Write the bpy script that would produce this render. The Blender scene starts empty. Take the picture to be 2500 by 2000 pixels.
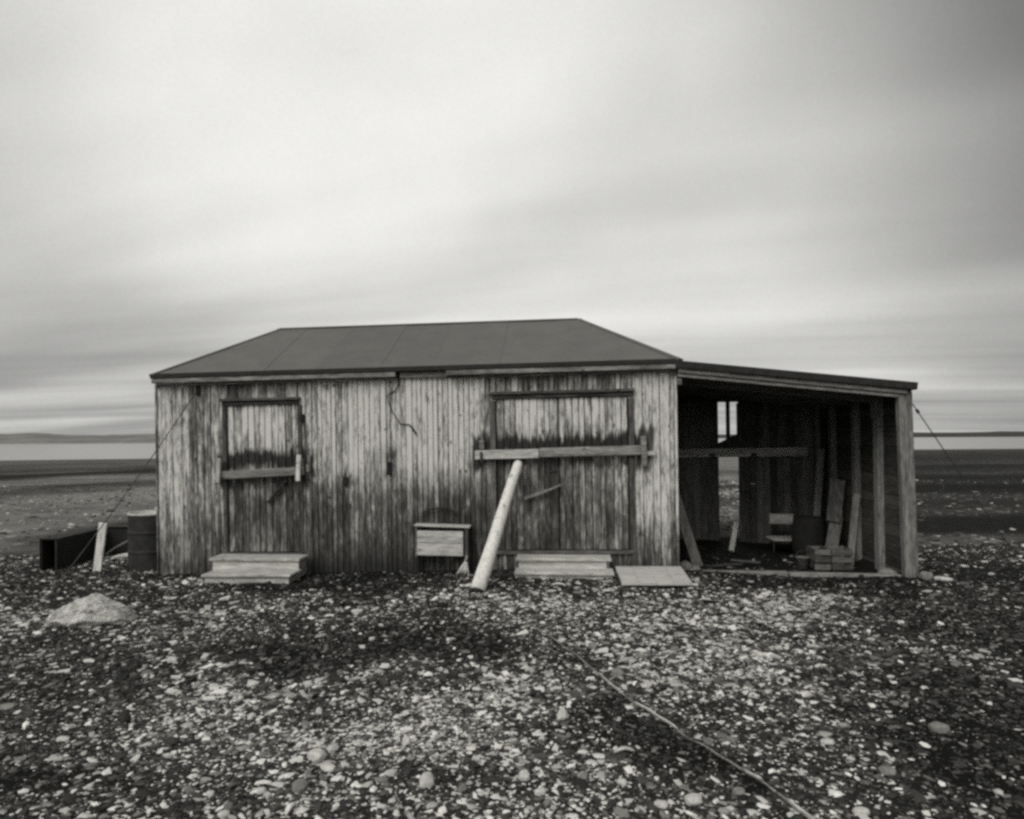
import bpy, math, random
import numpy as np
from mathutils import Matrix, Vector
R_ = math.radians
rng = np.random.default_rng(7)
random.seed(7)
scn = bpy.context.scene
COL = scn.collection

# ------------------------------------------------------------------ camera
cam_d = bpy.data.cameras.new('camera')
cam = bpy.data.objects.new('camera', cam_d); COL.objects.link(cam)
cam_d.sensor_width = 36.0
cam_d.lens = 36.0 * 1700 / 2500
cam_d.shift_y = 66 / 2500
cam_d.clip_start = 0.05; cam_d.clip_end = 20000
cam.matrix_world = Matrix.Translation((0, 0, 1.6)) @ Matrix.Rotation(R_(90), 4, 'X') @ Matrix.Rotation(-0.0054, 4, 'Z')
scn.camera = cam

# ------------------------------------------------------------------ sky, sun, exposure
SUN_EL, SUN_AZ = R_(42), R_(212)          # azimuth from +Y, clockwise: behind the camera, to the left
world = bpy.data.worlds.new('World'); scn.world = world; world.use_nodes = True
wn, wl = world.node_tree.nodes, world.node_tree.links
wn.clear()
def W(t, **k):
    n = wn.new(t)
    for a, b in k.items(): setattr(n, a, b)
    return n
def wmath(op, a, b=None, c=None, clamp=False):
    n = W('ShaderNodeMath', operation=op, use_clamp=clamp)
    for i, v in enumerate((a, b, c)):
        if v is None: continue
        if isinstance(v, (int, float)): n.inputs[i].default_value = v
        else: wl.new(v, n.inputs[i])
    return n.outputs[0]
out = W('ShaderNodeOutputWorld'); bg = W('ShaderNodeBackground'); wl.new(bg.outputs[0], out.inputs[0])
bg.inputs[1].default_value = 0.1
sky = W('ShaderNodeTexSky', sky_type='NISHITA', sun_disc=False, sun_elevation=SUN_EL, sun_rotation=SUN_AZ)
sky.air_density = 1.0; sky.dust_density = 3.0
bw = W('ShaderNodeRGBToBW'); wl.new(sky.outputs[0], bw.inputs[0])
tc = W('ShaderNodeTexCoord')
sep = W('ShaderNodeSeparateXYZ'); wl.new(tc.outputs['Generated'], sep.inputs[0])
dx, dy, dz = sep.outputs
def cloud(ang, off, sa, sc, detail, seed, rough=0.5):
    """streaky noise on a flat cloud deck; ang = drift direction, off softens the pull toward the horizon"""
    a = R_(ang); z = wmath('ADD', wmath('MAXIMUM', dz, 0.0), off)
    px, py = wmath('DIVIDE', dx, z), wmath('DIVIDE', dy, z)
    al = wmath('ADD', wmath('MULTIPLY', px, math.sin(a)), wmath('MULTIPLY', py, math.cos(a)))
    ac = wmath('SUBTRACT', wmath('MULTIPLY', px, math.cos(a)), wmath('MULTIPLY', py, math.sin(a)))
    v = W('ShaderNodeCombineXYZ')
    wl.new(wmath('MULTIPLY', al, sa), v.inputs[0]); wl.new(wmath('MULTIPLY', ac, sc), v.inputs[1]); v.inputs[2].default_value = seed
    n = W('ShaderNodeTexNoise'); n.inputs['Scale'].default_value = 1.0
    n.inputs['Detail'].default_value = detail; n.inputs['Roughness'].default_value = rough
    wl.new(v.outputs[0], n.inputs['Vector'])
    return n.outputs[0]
c1 = cloud(-48, 0.12, 0.30, 0.62, 2, 3.7, 0.40)
c2 = cloud(-66, 0.06, 0.10, 0.85, 3, 11.2, 0.45)
c3 = cloud(-80, 0.03, 0.05, 0.55, 3, 5.1, 0.5)
cl = wmath('ADD', wmath('ADD', wmath('MULTIPLY', c1, 0.55), wmath('MULTIPLY', c2, 0.25)), wmath('MULTIPLY', c3, 0.20))
mr = W('ShaderNodeMapRange', interpolation_type='SMOOTHSTEP')
wl.new(cl, mr.inputs[0])
mr.inputs[1].default_value = 0.34; mr.inputs[2].default_value = 0.62; mr.inputs[3].default_value = 5.0; mr.inputs[4].default_value = 8.3
# the heavy grey bank of cloud standing off to the east
bk = wmath('ADD', wmath('ADD', wmath('MULTIPLY', dx, 0.80), wmath('MULTIPLY', dy, 0.20)), wmath('MULTIPLY', dz, 0.45))
mb = W('ShaderNodeMapRange', interpolation_type='SMOOTHSTEP'); wl.new(wmath('ADD', bk, wmath('MULTIPLY', wmath('SUBTRACT', c1, 0.5), 0.35)), mb.inputs[0])
mb.inputs[1].default_value = 0.55; mb.inputs[2].default_value = 0.83; mb.inputs[3].default_value = 1.0; mb.inputs[4].default_value = 0.20
# a thin place in the cloud, high to the north-west
br = wmath('ADD', wmath('ADD', wmath('MULTIPLY', dx, -0.24), wmath('MULTIPLY', dy, 0.82)), wmath('MULTIPLY', dz, 0.51))
mt = W('ShaderNodeMapRange', interpolation_type='SMOOTHSTEP'); wl.new(wmath('ADD', br, wmath('MULTIPLY', wmath('SUBTRACT', c2, 0.5), 0.10)), mt.inputs[0])
mt.inputs[1].default_value = 0.90; mt.inputs[2].default_value = 1.0; mt.inputs[3].default_value = 0.0; mt.inputs[4].default_value = 2.0
lum = wmath('MULTIPLY', wmath('ADD', mr.outputs[0], mt.outputs[0]), mb.outputs[0])
# thicker cloud to the west as well
mw = W('ShaderNodeMapRange', interpolation_type='SMOOTHSTEP'); wl.new(wmath('ADD', dx, wmath('MULTIPLY', wmath('SUBTRACT', c2, 0.5), 0.3)), mw.inputs[0])
mw.inputs[1].default_value = -0.60; mw.inputs[2].default_value = -0.36; mw.inputs[3].default_value = 0.85; mw.inputs[4].default_value = 1.0
lum = wmath('MULTIPLY', lum, mw.outputs[0])
# long flat bands low down
c4 = cloud(-84, 0.035, 0.04, 0.42, 4, 8.3, 0.55)
ml = W('ShaderNodeMapRange', interpolation_type='SMOOTHSTEP'); wl.new(dz, ml.inputs[0])
ml.inputs[1].default_value = 0.05; ml.inputs[2].default_value = 0.24; ml.inputs[3].default_value = 1.3; ml.inputs[4].default_value = 0.35
lum = wmath('MULTIPLY', lum, wmath('ADD', 1.0, wmath('MULTIPLY', wmath('SUBTRACT', c4, 0.5), ml.outputs[0])))
# low cloud is thicker toward the horizon
mh = W('ShaderNodeMapRange', interpolation_type='SMOOTHSTEP'); wl.new(dz, mh.inputs[0])
mh.inputs[1].default_value = 0.0; mh.inputs[2].default_value = 0.22; mh.inputs[3].default_value = 0.74; mh.inputs[4].default_value = 1.0
lum = wmath('MULTIPLY', lum, mh.outputs[0])
lum = wmath('ADD', wmath('MULTIPLY', lum, 0.9), wmath('MULTIPLY', bw.outputs[0], 0.1))
def mottle(scale, detail, k):
    global lum
    n = W('ShaderNodeTexNoise'); wl.new(tc.outputs['Generated'], n.inputs['Vector']); n.inputs['Scale'].default_value = scale; n.inputs['Detail'].default_value = detail
    lum = wmath('MULTIPLY', lum, wmath('ADD', 1.0, wmath('MULTIPLY', wmath('SUBTRACT', n.outputs[0], 0.5), k)))
mottle(5.0, 6, 0.22); mottle(320.0, 2, 0.13)                     # ragged, grainy body of the cloud
tint = W('ShaderNodeVectorMath', operation='SCALE'); tint.inputs[0].default_value = (1.0, 0.995, 0.965)
wl.new(lum, tint.inputs['Scale']); wl.new(tint.outputs[0], bg.inputs[0])

sun_d = bpy.data.lights.new('sun', 'SUN'); sun = bpy.data.objects.new('sun', sun_d); COL.objects.link(sun)
sun_d.energy = 1.5; sun_d.angle = R_(35); sun_d.color = (1.0, 0.985, 0.95)
to_sun = Vector((math.sin(SUN_AZ) * math.cos(SUN_EL), math.cos(SUN_AZ) * math.cos(SUN_EL), math.sin(SUN_EL)))
sun.rotation_euler = to_sun.to_track_quat('Z', 'Y').to_euler()

vs = scn.view_settings
vs.view_transform = 'Standard'; vs.look = 'None'; vs.gamma = 1.0; vs.exposure = 0.0; vs.use_curve_mapping = False
scn.render.engine = 'CYCLES'
scn.cycles.use_denoising = False
scn.cycles.pixel_filter_type = 'BLACKMAN_HARRIS'
scn.cycles.filter_width = 2.9                 # soft old lens
scn.cycles.max_bounces = 8; scn.cycles.diffuse_bounces = 4; scn.cycles.sample_clamp_indirect = 6.0

# ------------------------------------------------------------------ helpers
def tone(v): return (v, v * 0.985, v * 0.925, 1.0)

class NT:
    def __init__(s, name):
        s.m = bpy.data.materials.new(name); s.m.use_nodes = True
        s.t = s.m.node_tree; s.n = s.t.nodes; s.l = s.t.links
        s.b = s.n['Principled BSDF']; s.b.inputs['Roughness'].default_value = 0.85
        s.b.inputs['Specular IOR Level'].default_value = 0.25
    def node(s, t, **k):
        n = s.n.new(t)
        for a, b in k.items(): setattr(n, a, b)
        return n
    def set(s, sock, v):
        if isinstance(v, bpy.types.NodeSocket): s.l.new(v, sock)
        else: sock.default_value = v
    def math(s, op, a, b=0.0, clamp=False):
        n = s.node('ShaderNodeMath', operation=op, use_clamp=clamp); s.set(n.inputs[0], a); s.set(n.inputs[1], b); return n.outputs[0]
    def rng(s, v, a, b, c=0.0, d=1.0):
        n = s.node('ShaderNodeMapRange', interpolation_type='SMOOTHSTEP'); s.set(n.inputs[0], v)
        for i, q in enumerate((a, b, c, d)): s.set(n.inputs[i + 1], q)
        return n.outputs[0]
    def noise(s, vec, scale, detail=4, rough=0.55, dist=0.0):
        n = s.node('ShaderNodeTexNoise'); s.l.new(vec, n.inputs['Vector'])
        n.inputs['Scale'].default_value = scale; n.inputs['Detail'].default_value = detail
        n.inputs['Roughness'].default_value = rough; n.inputs['Distortion'].default_value = dist; return n.outputs[0]
    def scale(s, vec, sc, loc=None):
        n = s.node('ShaderNodeVectorMath', operation='MULTIPLY'); s.l.new(vec, n.inputs[0]); n.inputs[1].default_value = sc
        return n.outputs[0]
    def ramp(s, f, stops):
        n = s.node('ShaderNodeValToRGB'); s.l.new(f, n.inputs[0]); e = n.color_ramp.elements
        while len(e) < len(stops): e.new(0.5)
        for q, (p, v) in zip(e, stops): q.position = p; q.color = tone(v)
        return n.outputs[0]
    def mix(s, f, a, b, mode='MIX'):
        n = s.node('ShaderNodeMix', data_type='RGBA', blend_type=mode); s.set(n.inputs[0], f); s.set(n.inputs[6], a); s.set(n.inputs[7], b); return n.outputs[2]
    def bump(s, h, strength, dist):
        n = s.node('ShaderNodeBump'); s.l.new(h, n.inputs['Height']); n.inputs['Strength'].default_value = strength; n.inputs['Distance'].default_value = dist
        s.l.new(n.outputs[0], s.b.inputs['Normal'])
    def color(s, c): s.set(s.b.inputs['Base Color'], c)

def wood(name, lo, mid, hi, axis='z', stains_shade=None, spread=0.34, pale=None):
    """weathered boards: long grain, bleached and tarry streaks, knots; axis = direction of the grain"""
    g = NT(name)
    co = g.node('ShaderNodeTexCoord').outputs['Object']
    rnd = g.node('ShaderNodeObjectInfo').outputs['Random']
    off = g.node('ShaderNodeCombineXYZ')
    for i, k in enumerate((37.1, 51.3, 23.7)): g.l.new(g.math('MULTIPLY', rnd, k), off.inputs[i])
    ad = g.node('ShaderNodeVectorMath', operation='ADD'); g.l.new(co, ad.inputs[0]); g.l.new(off.outputs[0], ad.inputs[1])
    v = ad.outputs[0]
    def st(cross, along): return tuple(along if a == axis else cross for a in 'xyz')
    n1 = g.noise(g.scale(v, st(42, 1.6)), 1.0, 6, 0.62, 0.3)
    n2 = g.noise(g.scale(v, st(11, 1.6)), 1.0, 4, 0.65)
    n3 = g.noise(g.scale(v, st(130, 6)), 1.0, 3, 0.6)
    f = g.math('ADD', g.math('MULTIPLY', n1, 0.5), g.math('MULTIPLY', n2, 0.5))
    f = g.math('ADD', f, g.math('MULTIPLY', g.math('SUBTRACT', n3, 0.5), 0.22))
    n4 = g.noise(g.scale(v, st(30, 7)), 1.0, 4, 0.65)
    f = g.math('ADD', f, g.math('MULTIPLY', g.math('SUBTRACT', n4, 0.5), 0.72))
    f = g.math('ADD', f, g.math('MULTIPLY', g.math('SUBTRACT', rnd, 0.5), spread))
    for (x0, x1, z0, z1, k) in pale or ():
        q = g.node('ShaderNodeSeparateXYZ'); g.l.new(co, q.inputs[0])
        wv = g.math('MULTIPLY', g.math('SUBTRACT', g.noise(g.scale(co, (9, 1, 1.1)), 1.0, 4, 0.65), 0.5), 0.7)
        qx, qz = g.math('ADD', q.outputs[0], wv), g.math('ADD', q.outputs[2], wv)
        m = g.math('MULTIPLY', g.math('MULTIPLY', g.rng(qx, x0 - .2, x0 + .2), g.rng(qx, x1 - .2, x1 + .2, 1, 0)), g.math('MULTIPLY', g.rng(qz, z0 - .35, z0 + .35), g.rng(qz, z1 - .2, z1 + .2, 1, 0)))
        f = g.math('ADD', f, g.math('MULTIPLY', m, k))
    c = g.ramp(f, [(0.30, lo), (0.50, mid), (0.70, hi)])
    kn = g.noise(g.scale(v, st(16, 9)), 1.0, 1, 0.4)
    c = g.mix(g.math('MULTIPLY', g.rng(kn, 0.70, 0.78), 0.75), c, tone(lo * 0.6))
    if stains_shade:
        # damp and tar marks, plus shade painted below the door bars, ragged along the grain
        s = g.node('ShaderNodeSeparateXYZ'); g.l.new(co, s.inputs[0])
        rag = g.noise(g.scale(co, (17, 1, 0.7)), 1.0, 4, 0.7)
        rag2 = g.noise(g.scale(co, (2.3, 1, 1.7)), 1.0, 3, 0.6)
        zz = g.math('ADD', s.outputs[2], g.math('MULTIPLY', g.math('SUBTRACT', rag, 0.5), 0.42))
        zz = g.math('ADD', zz, g.math('MULTIPLY', g.math('SUBTRACT', rag2, 0.5), 0.25))
        xx = g.math('ADD', s.outputs[0], g.math('MULTIPLY', g.math('SUBTRACT', rag2, 0.5), 0.25))
        pat = g.rng(g.noise(g.scale(co, (6, 1, 2.2)), 1.0, 4, 0.65), 0.36, 0.56, 0.35, 1.0)
        keep = None
        for (x0, x1, z0, z1, sx, sz, k) in stains_shade:
            m = g.math('MULTIPLY', g.rng(xx, x0 - sx, x0 + sx), g.rng(xx, x1 - sx, x1 + sx, 1, 0))
            m2 = g.math('MULTIPLY', g.rng(zz, z0 - sz, z0 + sz), g.rng(zz, z1 - sz, z1 + sz, 1, 0))
            q = g.math('SUBTRACT', 1.0, g.math('MULTIPLY', g.math('MULTIPLY', m, m2), k if k > 0.8 else g.math('MULTIPLY', pat, k * 1.2)))
            keep = q if keep is None else g.math('MULTIPLY', keep, q)
        c = g.mix(keep, tone(0.022), c)
    g.color(c)
    g.bump(g.math('ADD', n1, g.math('MULTIPLY', n3, 0.6)), 0.55, 0.006)
    return g.m

def plain(name, v, var=0.35, scale=9.0, rough=0.8, bump=0.3, metal=0.0, bd=0.006, per=0.0):
    g = NT(name); co = g.node('ShaderNodeTexCoord').outputs['Object']
    n = g.noise(co, scale, 6, 0.6); n2 = g.noise(co, scale * 7, 4, 0.6)
    f = g.math('ADD', g.math('MULTIPLY', n, 0.6), g.math('MULTIPLY', n2, 0.4))
    if per: f = g.math('ADD', f, g.math('MULTIPLY', g.math('SUBTRACT', g.node('ShaderNodeObjectInfo').outputs['Random'], 0.5), per))
    g.color(g.ramp(f, [(0.37, v * (1 - var)), (0.5, v), (0.63, min(0.9, v * (1 + var)))]))
    g.b.inputs['Roughness'].default_value = rough; g.b.inputs['Metallic'].default_value = metal
    if bump: g.bump(f, bump, bd)
    return g.m

def mk(name, verts, faces, mat, parent=None, smooth=False, loc=None):
    me = bpy.data.meshes.new(name); me.from_pydata([tuple(map(float, v)) for v in verts], [], faces); me.update()
    if smooth:
        me.polygons.foreach_set('use_smooth', [True] * len(me.polygons))
    if mat: me.materials.append(mat)
    o = bpy.data.objects.new(name, me); COL.objects.link(o)
    if parent: o.parent = parent
    if loc is not None: o.location = loc
    return o
def tag(o, label=None, cat=None, group=None, kind=None):
    if label: o['label'] = label
    if cat: o['category'] = cat
    if group: o['group'] = group
    if kind: o['kind'] = kind
    return o
def empty(name, loc, rot=(0, 0, 0), label=None, cat=None, group=None):
    o = bpy.data.objects.new(name, None); COL.objects.link(o); o.location = loc; o.rotation_euler = rot; o.empty_display_size = 0.1
    return tag(o, label, cat, group)

def cbox(lo, hi, c=0.003, warp=None):
    """chamfered box as (verts, faces)"""
    lo, hi = np.array(lo, float), np.array(hi, float)
    c = min(c, 0.3 * float((hi - lo).min()))
    idx, V = {}, []
    for sx in (0, 1):
        for sy in (0, 1):
            for sz in (0, 1):
                s = (sx, sy, sz)
                for a in range(3):
                    p = [(hi[k] if s[k] else lo[k]) if k == a else (hi[k] - c if s[k] else lo[k] + c) for k in range(3)]
                    idx[s, a] = len(V); V.append(p)
    Fs = []
    for a in range(3):
        b, d = (a + 1) % 3, (a + 2) % 3
        for sa in (0, 1):
            def cr(sb, sd):
                t = [0, 0, 0]; t[a], t[b], t[d] = sa, sb, sd; return tuple(t)
            Fs.append([idx[cr(0, 0), a], idx[cr(1, 0), a], idx[cr(1, 1), a], idx[cr(0, 1), a]])
        for sb in (0, 1):
            for sd in (0, 1):
                def e(sa):
                    t = [0, 0, 0]; t[a], t[b], t[d] = sa, sb, sd; return tuple(t)
                Fs.append([idx[e(0), b], idx[e(1), b], idx[e(1), d], idx[e(0), d]])
    for sx in (0, 1):
        for sy in (0, 1):
            for sz in (0, 1): Fs.append([idx[(sx, sy, sz), a] for a in range(3)])
    V = np.array(V); ctr = V.mean(0); res = []
    for f in Fs:
        p = V[f]; n = np.cross(p[1] - p[0], p[2] - p[0])
        res.append(f if np.dot(n, p.mean(0) - ctr) > 0 else f[::-1])
    if warp is not None: V = np.array([warp(p) for p in V])
    return V, res
def board(name, lo, hi, mat, parent=None, c=0.003, warp=None):
    V, F = cbox(lo, hi, c, warp); return mk(name, V, F, mat, parent)
def merge(parts):
    V, F, k = [], [], 0
    for v, f in parts:
        V += [tuple(p) for p in v]; F += [[i + k for i in q] for q in f]; k += len(v)
    return V, F
def beam_between(p0, p1, w, h, up=(0, 0, 1), c=0.004):
    """a bar from p0 to p1, section w (sideways) x h (along up)"""
    p0, p1 = Vector(p0), Vector(p1); d = p1 - p0; L = d.length; d.normalize()
    s = d.cross(Vector(up)).normalized(); u = s.cross(d)
    V, F = cbox((0, -w / 2, -h / 2), (L, w / 2, h / 2), c)
    return [tuple(p0 + d * q[0] + s * q[1] + u * q[2]) for q in V], F
def tube(pts, rad, sides=8, squash=1.0, caps=True):
    pts = [Vector(p) for p in pts]; n = len(pts)
    rad = [rad] * n if isinstance(rad, (int, float)) else rad
    V, F = [], []
    for i, p in enumerate(pts):
        d = (pts[min(i + 1, n - 1)] - pts[max(i - 1, 0)]).normalized()
        ref = Vector((0, 0, 1)) if abs(d.z) < 0.9 else Vector((0, 1, 0))
        s = d.cross(ref).normalized(); u = s.cross(d)
        for k in range(sides):
            a = 2 * math.pi * k / sides
            V.append(p + s * math.cos(a) * rad[i] + u * math.sin(a) * rad[i] * squash)
    for i in range(n - 1):
        for k in range(sides):
            a, b = i * sides + k, i * sides + (k + 1) % sides
            F.append([a, b, b + sides, a + sides][::-1])
    if caps:
        F.append(list(range(sides))); F.append(list(range((n - 1) * sides, n * sides))[::-1])
    return V, F
def lathe(prof, sides=32):
    V, F = [], []
    for r, z in prof:
        for k in range(sides):
            a = 2 * math.pi * k / sides; V.append((r * math.cos(a), r * math.sin(a), z))
    for i in range(len(prof) - 1):
        for k in range(sides):
            a, b = i * sides + k, i * sides + (k + 1) % sides
            F.append([a, b, b + sides, a + sides])
    return V, F
def prism(poly, depth):
    """polygon of 3D points pushed along the vector depth"""
    n = len(poly); d = Vector(depth)
    V = [Vector(p) for p in poly] + [Vector(p) + d for p in poly]
    F = [list(range(n))[::-1], list(range(n, 2 * n))] + [[i, (i + 1) % n, (i + 1) % n + n, i + n] for i in range(n)]
    return V, F

TAB = rng.random((256, 256))
def vnoise(x, y):
    x, y = np.asarray(x, float), np.asarray(y, float)
    xi, yi = np.floor(x).astype(int), np.floor(y).astype(int); fx, fy = x - xi, y - yi
    fx, fy = fx * fx * (3 - 2 * fx), fy * fy * (3 - 2 * fy)
    t = lambda i, j: TAB[(xi + i) & 255, (yi + j) & 255]
    return (t(0, 0) * (1 - fx) + t(1, 0) * fx) * (1 - fy) + (t(0, 1) * (1 - fx) + t(1, 1) * fx) * fy
def fbm(x, y, o=4):
    s, a, t = 0, 1.0, 0
    for k in range(o):
        s = s + a * vnoise(x * 2 ** k + 17.3 * k, y * 2 ** k + 9.1 * k); t += a; a *= 0.5
    return s / t
def sstep(v, a, b):
    t = np.clip((v - a) / (b - a), 0, 1); return t * t * (3 - 2 * t)

# ------------------------------------------------------------------ the hut's frame on the ground
HUT = Vector((1.9518, 8.29, 0.0)); YAW = R_(-4.162); TILT = R_(0.5)
HR = Matrix.Rotation(YAW, 3, 'Z') @ Matrix.Rotation(-TILT, 3, 'Y')
def hw(x, y, z): return HUT + HR @ Vector((x, y, z))           # hut coordinates -> world
HX, HY = np.array((math.cos(YAW), math.sin(YAW))), np.array((-math.sin(YAW), math.cos(YAW)))
def hloc(x, y):
    ax, ay = x - HUT.x, y - HUT.y
    return ax * HX[0] + ay * HX[1], ax * HY[0] + ay * HY[1]

# ------------------------------------------------------------------ ground
WATER_Z = -6.4
def gheight(x, y):
    x, y = np.asarray(x, float), np.asarray(y, float)
    z = -0.1 * (1 - np.clip((x + 4.4) / 5.4, 0, 1))
    d = np.hypot(x, y)
    near = np.clip(1 - d / 30, 0, 1)
    z = z + (fbm(x * 0.9, y * 0.9, 3) - 0.5) * 0.05 * (0.3 + 0.7 * near) + (fbm(x * 3.1 + 40, y * 3.1, 2) - 0.5) * 0.022 * near
    z = z + (fbm(x * 0.07 + 5, y * 0.07, 3) - 0.5) * 0.5 * sstep(d, 14, 40)
    hx, hy = hloc(x, y)
    inside = sstep(hx, 0.0, 0.25) * (1 - sstep(hx, 2.45, 2.75)) * sstep(hy, 0.0, 0.4) * (1 - sstep(hy, 2.7, 3.1))
    z = z - 0.10 * inside - 0.055 * sstep(hx, 0.2, 1.6) * (1 - sstep(hx, 3.2, 5.0)) * sstep(hy, -1.6, -0.3) * (1 - sstep(hy, 2.5, 4))
    # the plain falls gently to the shore
    u = x / np.maximum(np.abs(y), 1.0)
    ys = 325 + 75 * np.clip(u, -1.2, 1.2)
    t = np.clip((y - 18) / (ys - 18), 0, 1.4)
    return z + (WATER_Z - 0.1) * t * np.where(y > 0, 1, 0)
DARK = [(-2.28, 6.13, .54, .46), (-1.39, 5.86, .66, .55), (-.56, 5.56, .43, .5), (-1.69, 5.18, .49, .38), (-.16, 5.26, .34, .4), (-3.94, 6.08, .64, .32),
        (.81, 3.75, .33, .26), (2.05, 5.55, .46, .30), (2.28, 4.92, .26, .31), (4.1, 6.18, .9, .64), (1.89, 4.13, .22, .22), (-2.21, 3.25, .42, .22), (.6, 4.17, .25, .26),
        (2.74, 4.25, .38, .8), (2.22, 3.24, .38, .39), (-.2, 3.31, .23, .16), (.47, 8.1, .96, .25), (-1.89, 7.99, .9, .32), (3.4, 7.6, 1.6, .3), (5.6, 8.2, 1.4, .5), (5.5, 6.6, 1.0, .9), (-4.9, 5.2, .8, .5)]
LIGHT = [(.96, 4.73, .6, .49), (1.67, 5.9, .84, .4), (-.7, 6.88, .49, .34), (.4, 6.94, 1.02, .44), (-.79, 3.79, .67, .41), (-.27, 4.36, .31, .55), (-1.71, 4.45, .52, .56), (2.6, 6.6, .9, .3), (-3.2, 7.6, .8, .4)]
CABLE_SHADE = [(.25, 5.44), (.63, 4.37), (.82, 3.91), (1.10, 3.24), (1.30, 2.3)]
def gmask(x, y):
    """share of pale shingle against dark peaty soil and painted shade, 0..1"""
    x, y = np.asarray(x, float), np.asarray(y, float)
    wx = x + (fbm(x * 1.3, y * 1.3, 4) - 0.5) * 1.5; wy = y + (fbm(x * 1.3 + 31, y * 1.3 + 7, 4) - 0.5) * 1.5
    v = 0.47 + (fbm(x * 0.8 + 3, y * 0.8, 4) - 0.5) * 1.1
    for cx, cy, rx, ry in LIGHT: v = v + 0.48 * np.exp(-((wx - cx) / rx) ** 2 - ((wy - cy) / ry) ** 2)
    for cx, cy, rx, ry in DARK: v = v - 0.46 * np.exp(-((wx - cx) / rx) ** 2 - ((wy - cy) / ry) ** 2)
    for i in range(len(CABLE_SHADE) - 1):                                   # cable's shadow painted into the soil tone along its left side
        (ax, ay), (bx_, by_) = CABLE_SHADE[i], CABLE_SHADE[i + 1]
        t = np.clip(((x - ax) * (bx_ - ax) + (y - ay) * (by_ - ay)) / ((bx_ - ax) ** 2 + (by_ - ay) ** 2), 0, 1)
        v = v - 0.22 * np.exp(-(np.hypot(wx * .3 + x * .7 - ax - t * (bx_ - ax) + .07, wy * .3 + y * .7 - ay - t * (by_ - ay)) / 0.10) ** 2)
    v = v - 0.22 * sstep(x / np.maximum(y, 1), 0.35, 0.75)  # darker ground to the right, with light falloff at the edge painted in
    hx, hy = hloc(x, y)                                                # dark strip painted along the wall base for its shadow line
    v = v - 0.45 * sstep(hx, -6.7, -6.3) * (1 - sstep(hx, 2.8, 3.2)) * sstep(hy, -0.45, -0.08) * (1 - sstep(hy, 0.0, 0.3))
    # beyond the yard: shingle ridges and dark heath in long bands
    u = x / np.maximum(y, 1); d = y * (1 + 0.30 * (fbm(x * 0.045 + 2, y * 0.05, 3) - 0.5))
    lq = np.log(np.maximum(d, 5.0))
    def bands(*p): return np.interp(lq, np.log([q[0] for q in p]), [q[1] for q in p])
    sh = np.exp(np.clip((u + 0.735) * 1.5, -0.3, 0.6))
    lq0 = lq; lq = lq0 - np.log(sh)
    left = bands((8, .5), (10.5, .45), (12, .85), (18, 1.0), (20, .55), (24, .38), (27, .75), (33, .65), (36, .06), (44, .02), (48, .6), (52, .35), (70, .5), (200, .5))
    lq = lq0
    mid = bands((8, .6), (12, .45), (14, 1.0), (17, .45), (19, 1.0), (23, .4), (30, 1.0), (38, .6), (60, .9), (200, .7))
    right = bands((8, .30), (10.2, .30), (10.7, .60), (11.4, .5), (11.9, .06), (13.6, .05), (14.2, .42), (16, .22), (17.5, .42), (19, .05), (22, .02), (25, .26), (30, .08), (36, .34), (45, .12), (60, .36), (90, .25), (300, .40))
    wl_, wr_ = 1 - sstep(u, -0.4, -0.1), sstep(u, 0.36, 0.46)
    far = left * wl_ + right * wr_ + mid * (1 - wl_ - wr_)
    far = far * (0.55 + 0.9 * fbm(x * 0.22, y * 0.5, 4)) + (fbm(x * 0.9, y * 1.9, 3) - 0.5) * 0.30 * far
    k = sstep(y, 8.6, 11.0)
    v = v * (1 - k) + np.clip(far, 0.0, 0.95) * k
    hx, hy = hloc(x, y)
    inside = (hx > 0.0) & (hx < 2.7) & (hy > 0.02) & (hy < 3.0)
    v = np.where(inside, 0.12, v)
    return np.clip(v, 0.0, 1.0)
def axis(segs):
    a = [np.arange(p, q, s) for p, q, s in segs]; return np.concatenate(a + [[segs[-1][1]]])
gx = axis([(-4000, -600, 400), (-600, -100, 40), (-100, -25, 4), (-25, -9, 0.5), (-9, 9, 0.075), (9, 25, 0.5), (25, 100, 4), (100, 600, 40), (600, 4000, 400)])
gy = axis([(-4000, -400, 400), (-400, -40, 30), (-40, -4, 3), (-4, 2.4, 0.4), (2.4, 13, 0.075), (13, 30, 0.3), (30, 80, 1.2), (80, 440, 6), (440, 520, 20)])
GX, GY = np.meshgrid(gx, gy); GZ = gheight(GX, GY)
nx, ny = len(gx), len(gy)
gv = np.stack([GX.ravel(), GY.ravel(), GZ.ravel()], 1)
ii = (np.arange(ny - 1)[:, None] * nx + np.arange(nx - 1)[None, :]).ravel()
gf = np.stack([ii, ii + 1, ii + 1 + nx, ii + nx], 1)
def bulk(name, verts, faces, mat, colors=None, smooth=True):
    me = bpy.data.meshes.new(name); nv, nf, k = len(verts), len(faces), faces.shape[1]
    me.vertices.add(nv); me.vertices.foreach_set('co', verts.astype(np.float32).ravel())
    me.loops.add(nf * k); me.loops.foreach_set('vertex_index', faces.astype(np.int32).ravel())
    me.polygons.add(nf); me.polygons.foreach_set('loop_start', np.arange(0, nf * k, k, dtype=np.int32))
    me.polygons.foreach_set('use_smooth', np.full(nf, smooth))
    me.update(calc_edges=True)
    if colors is not None:
        at = me.color_attributes.new('tone', 'FLOAT_COLOR', 'POINT'); c = np.ones((nv, 4), np.float32); c[:, :3] = colors[:, None]
        at.data.foreach_set('color', c.ravel())
    me.materials.append(mat); me.validate()
    o = bpy.data.objects.new(name, me); COL.objects.link(o); return o

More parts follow.
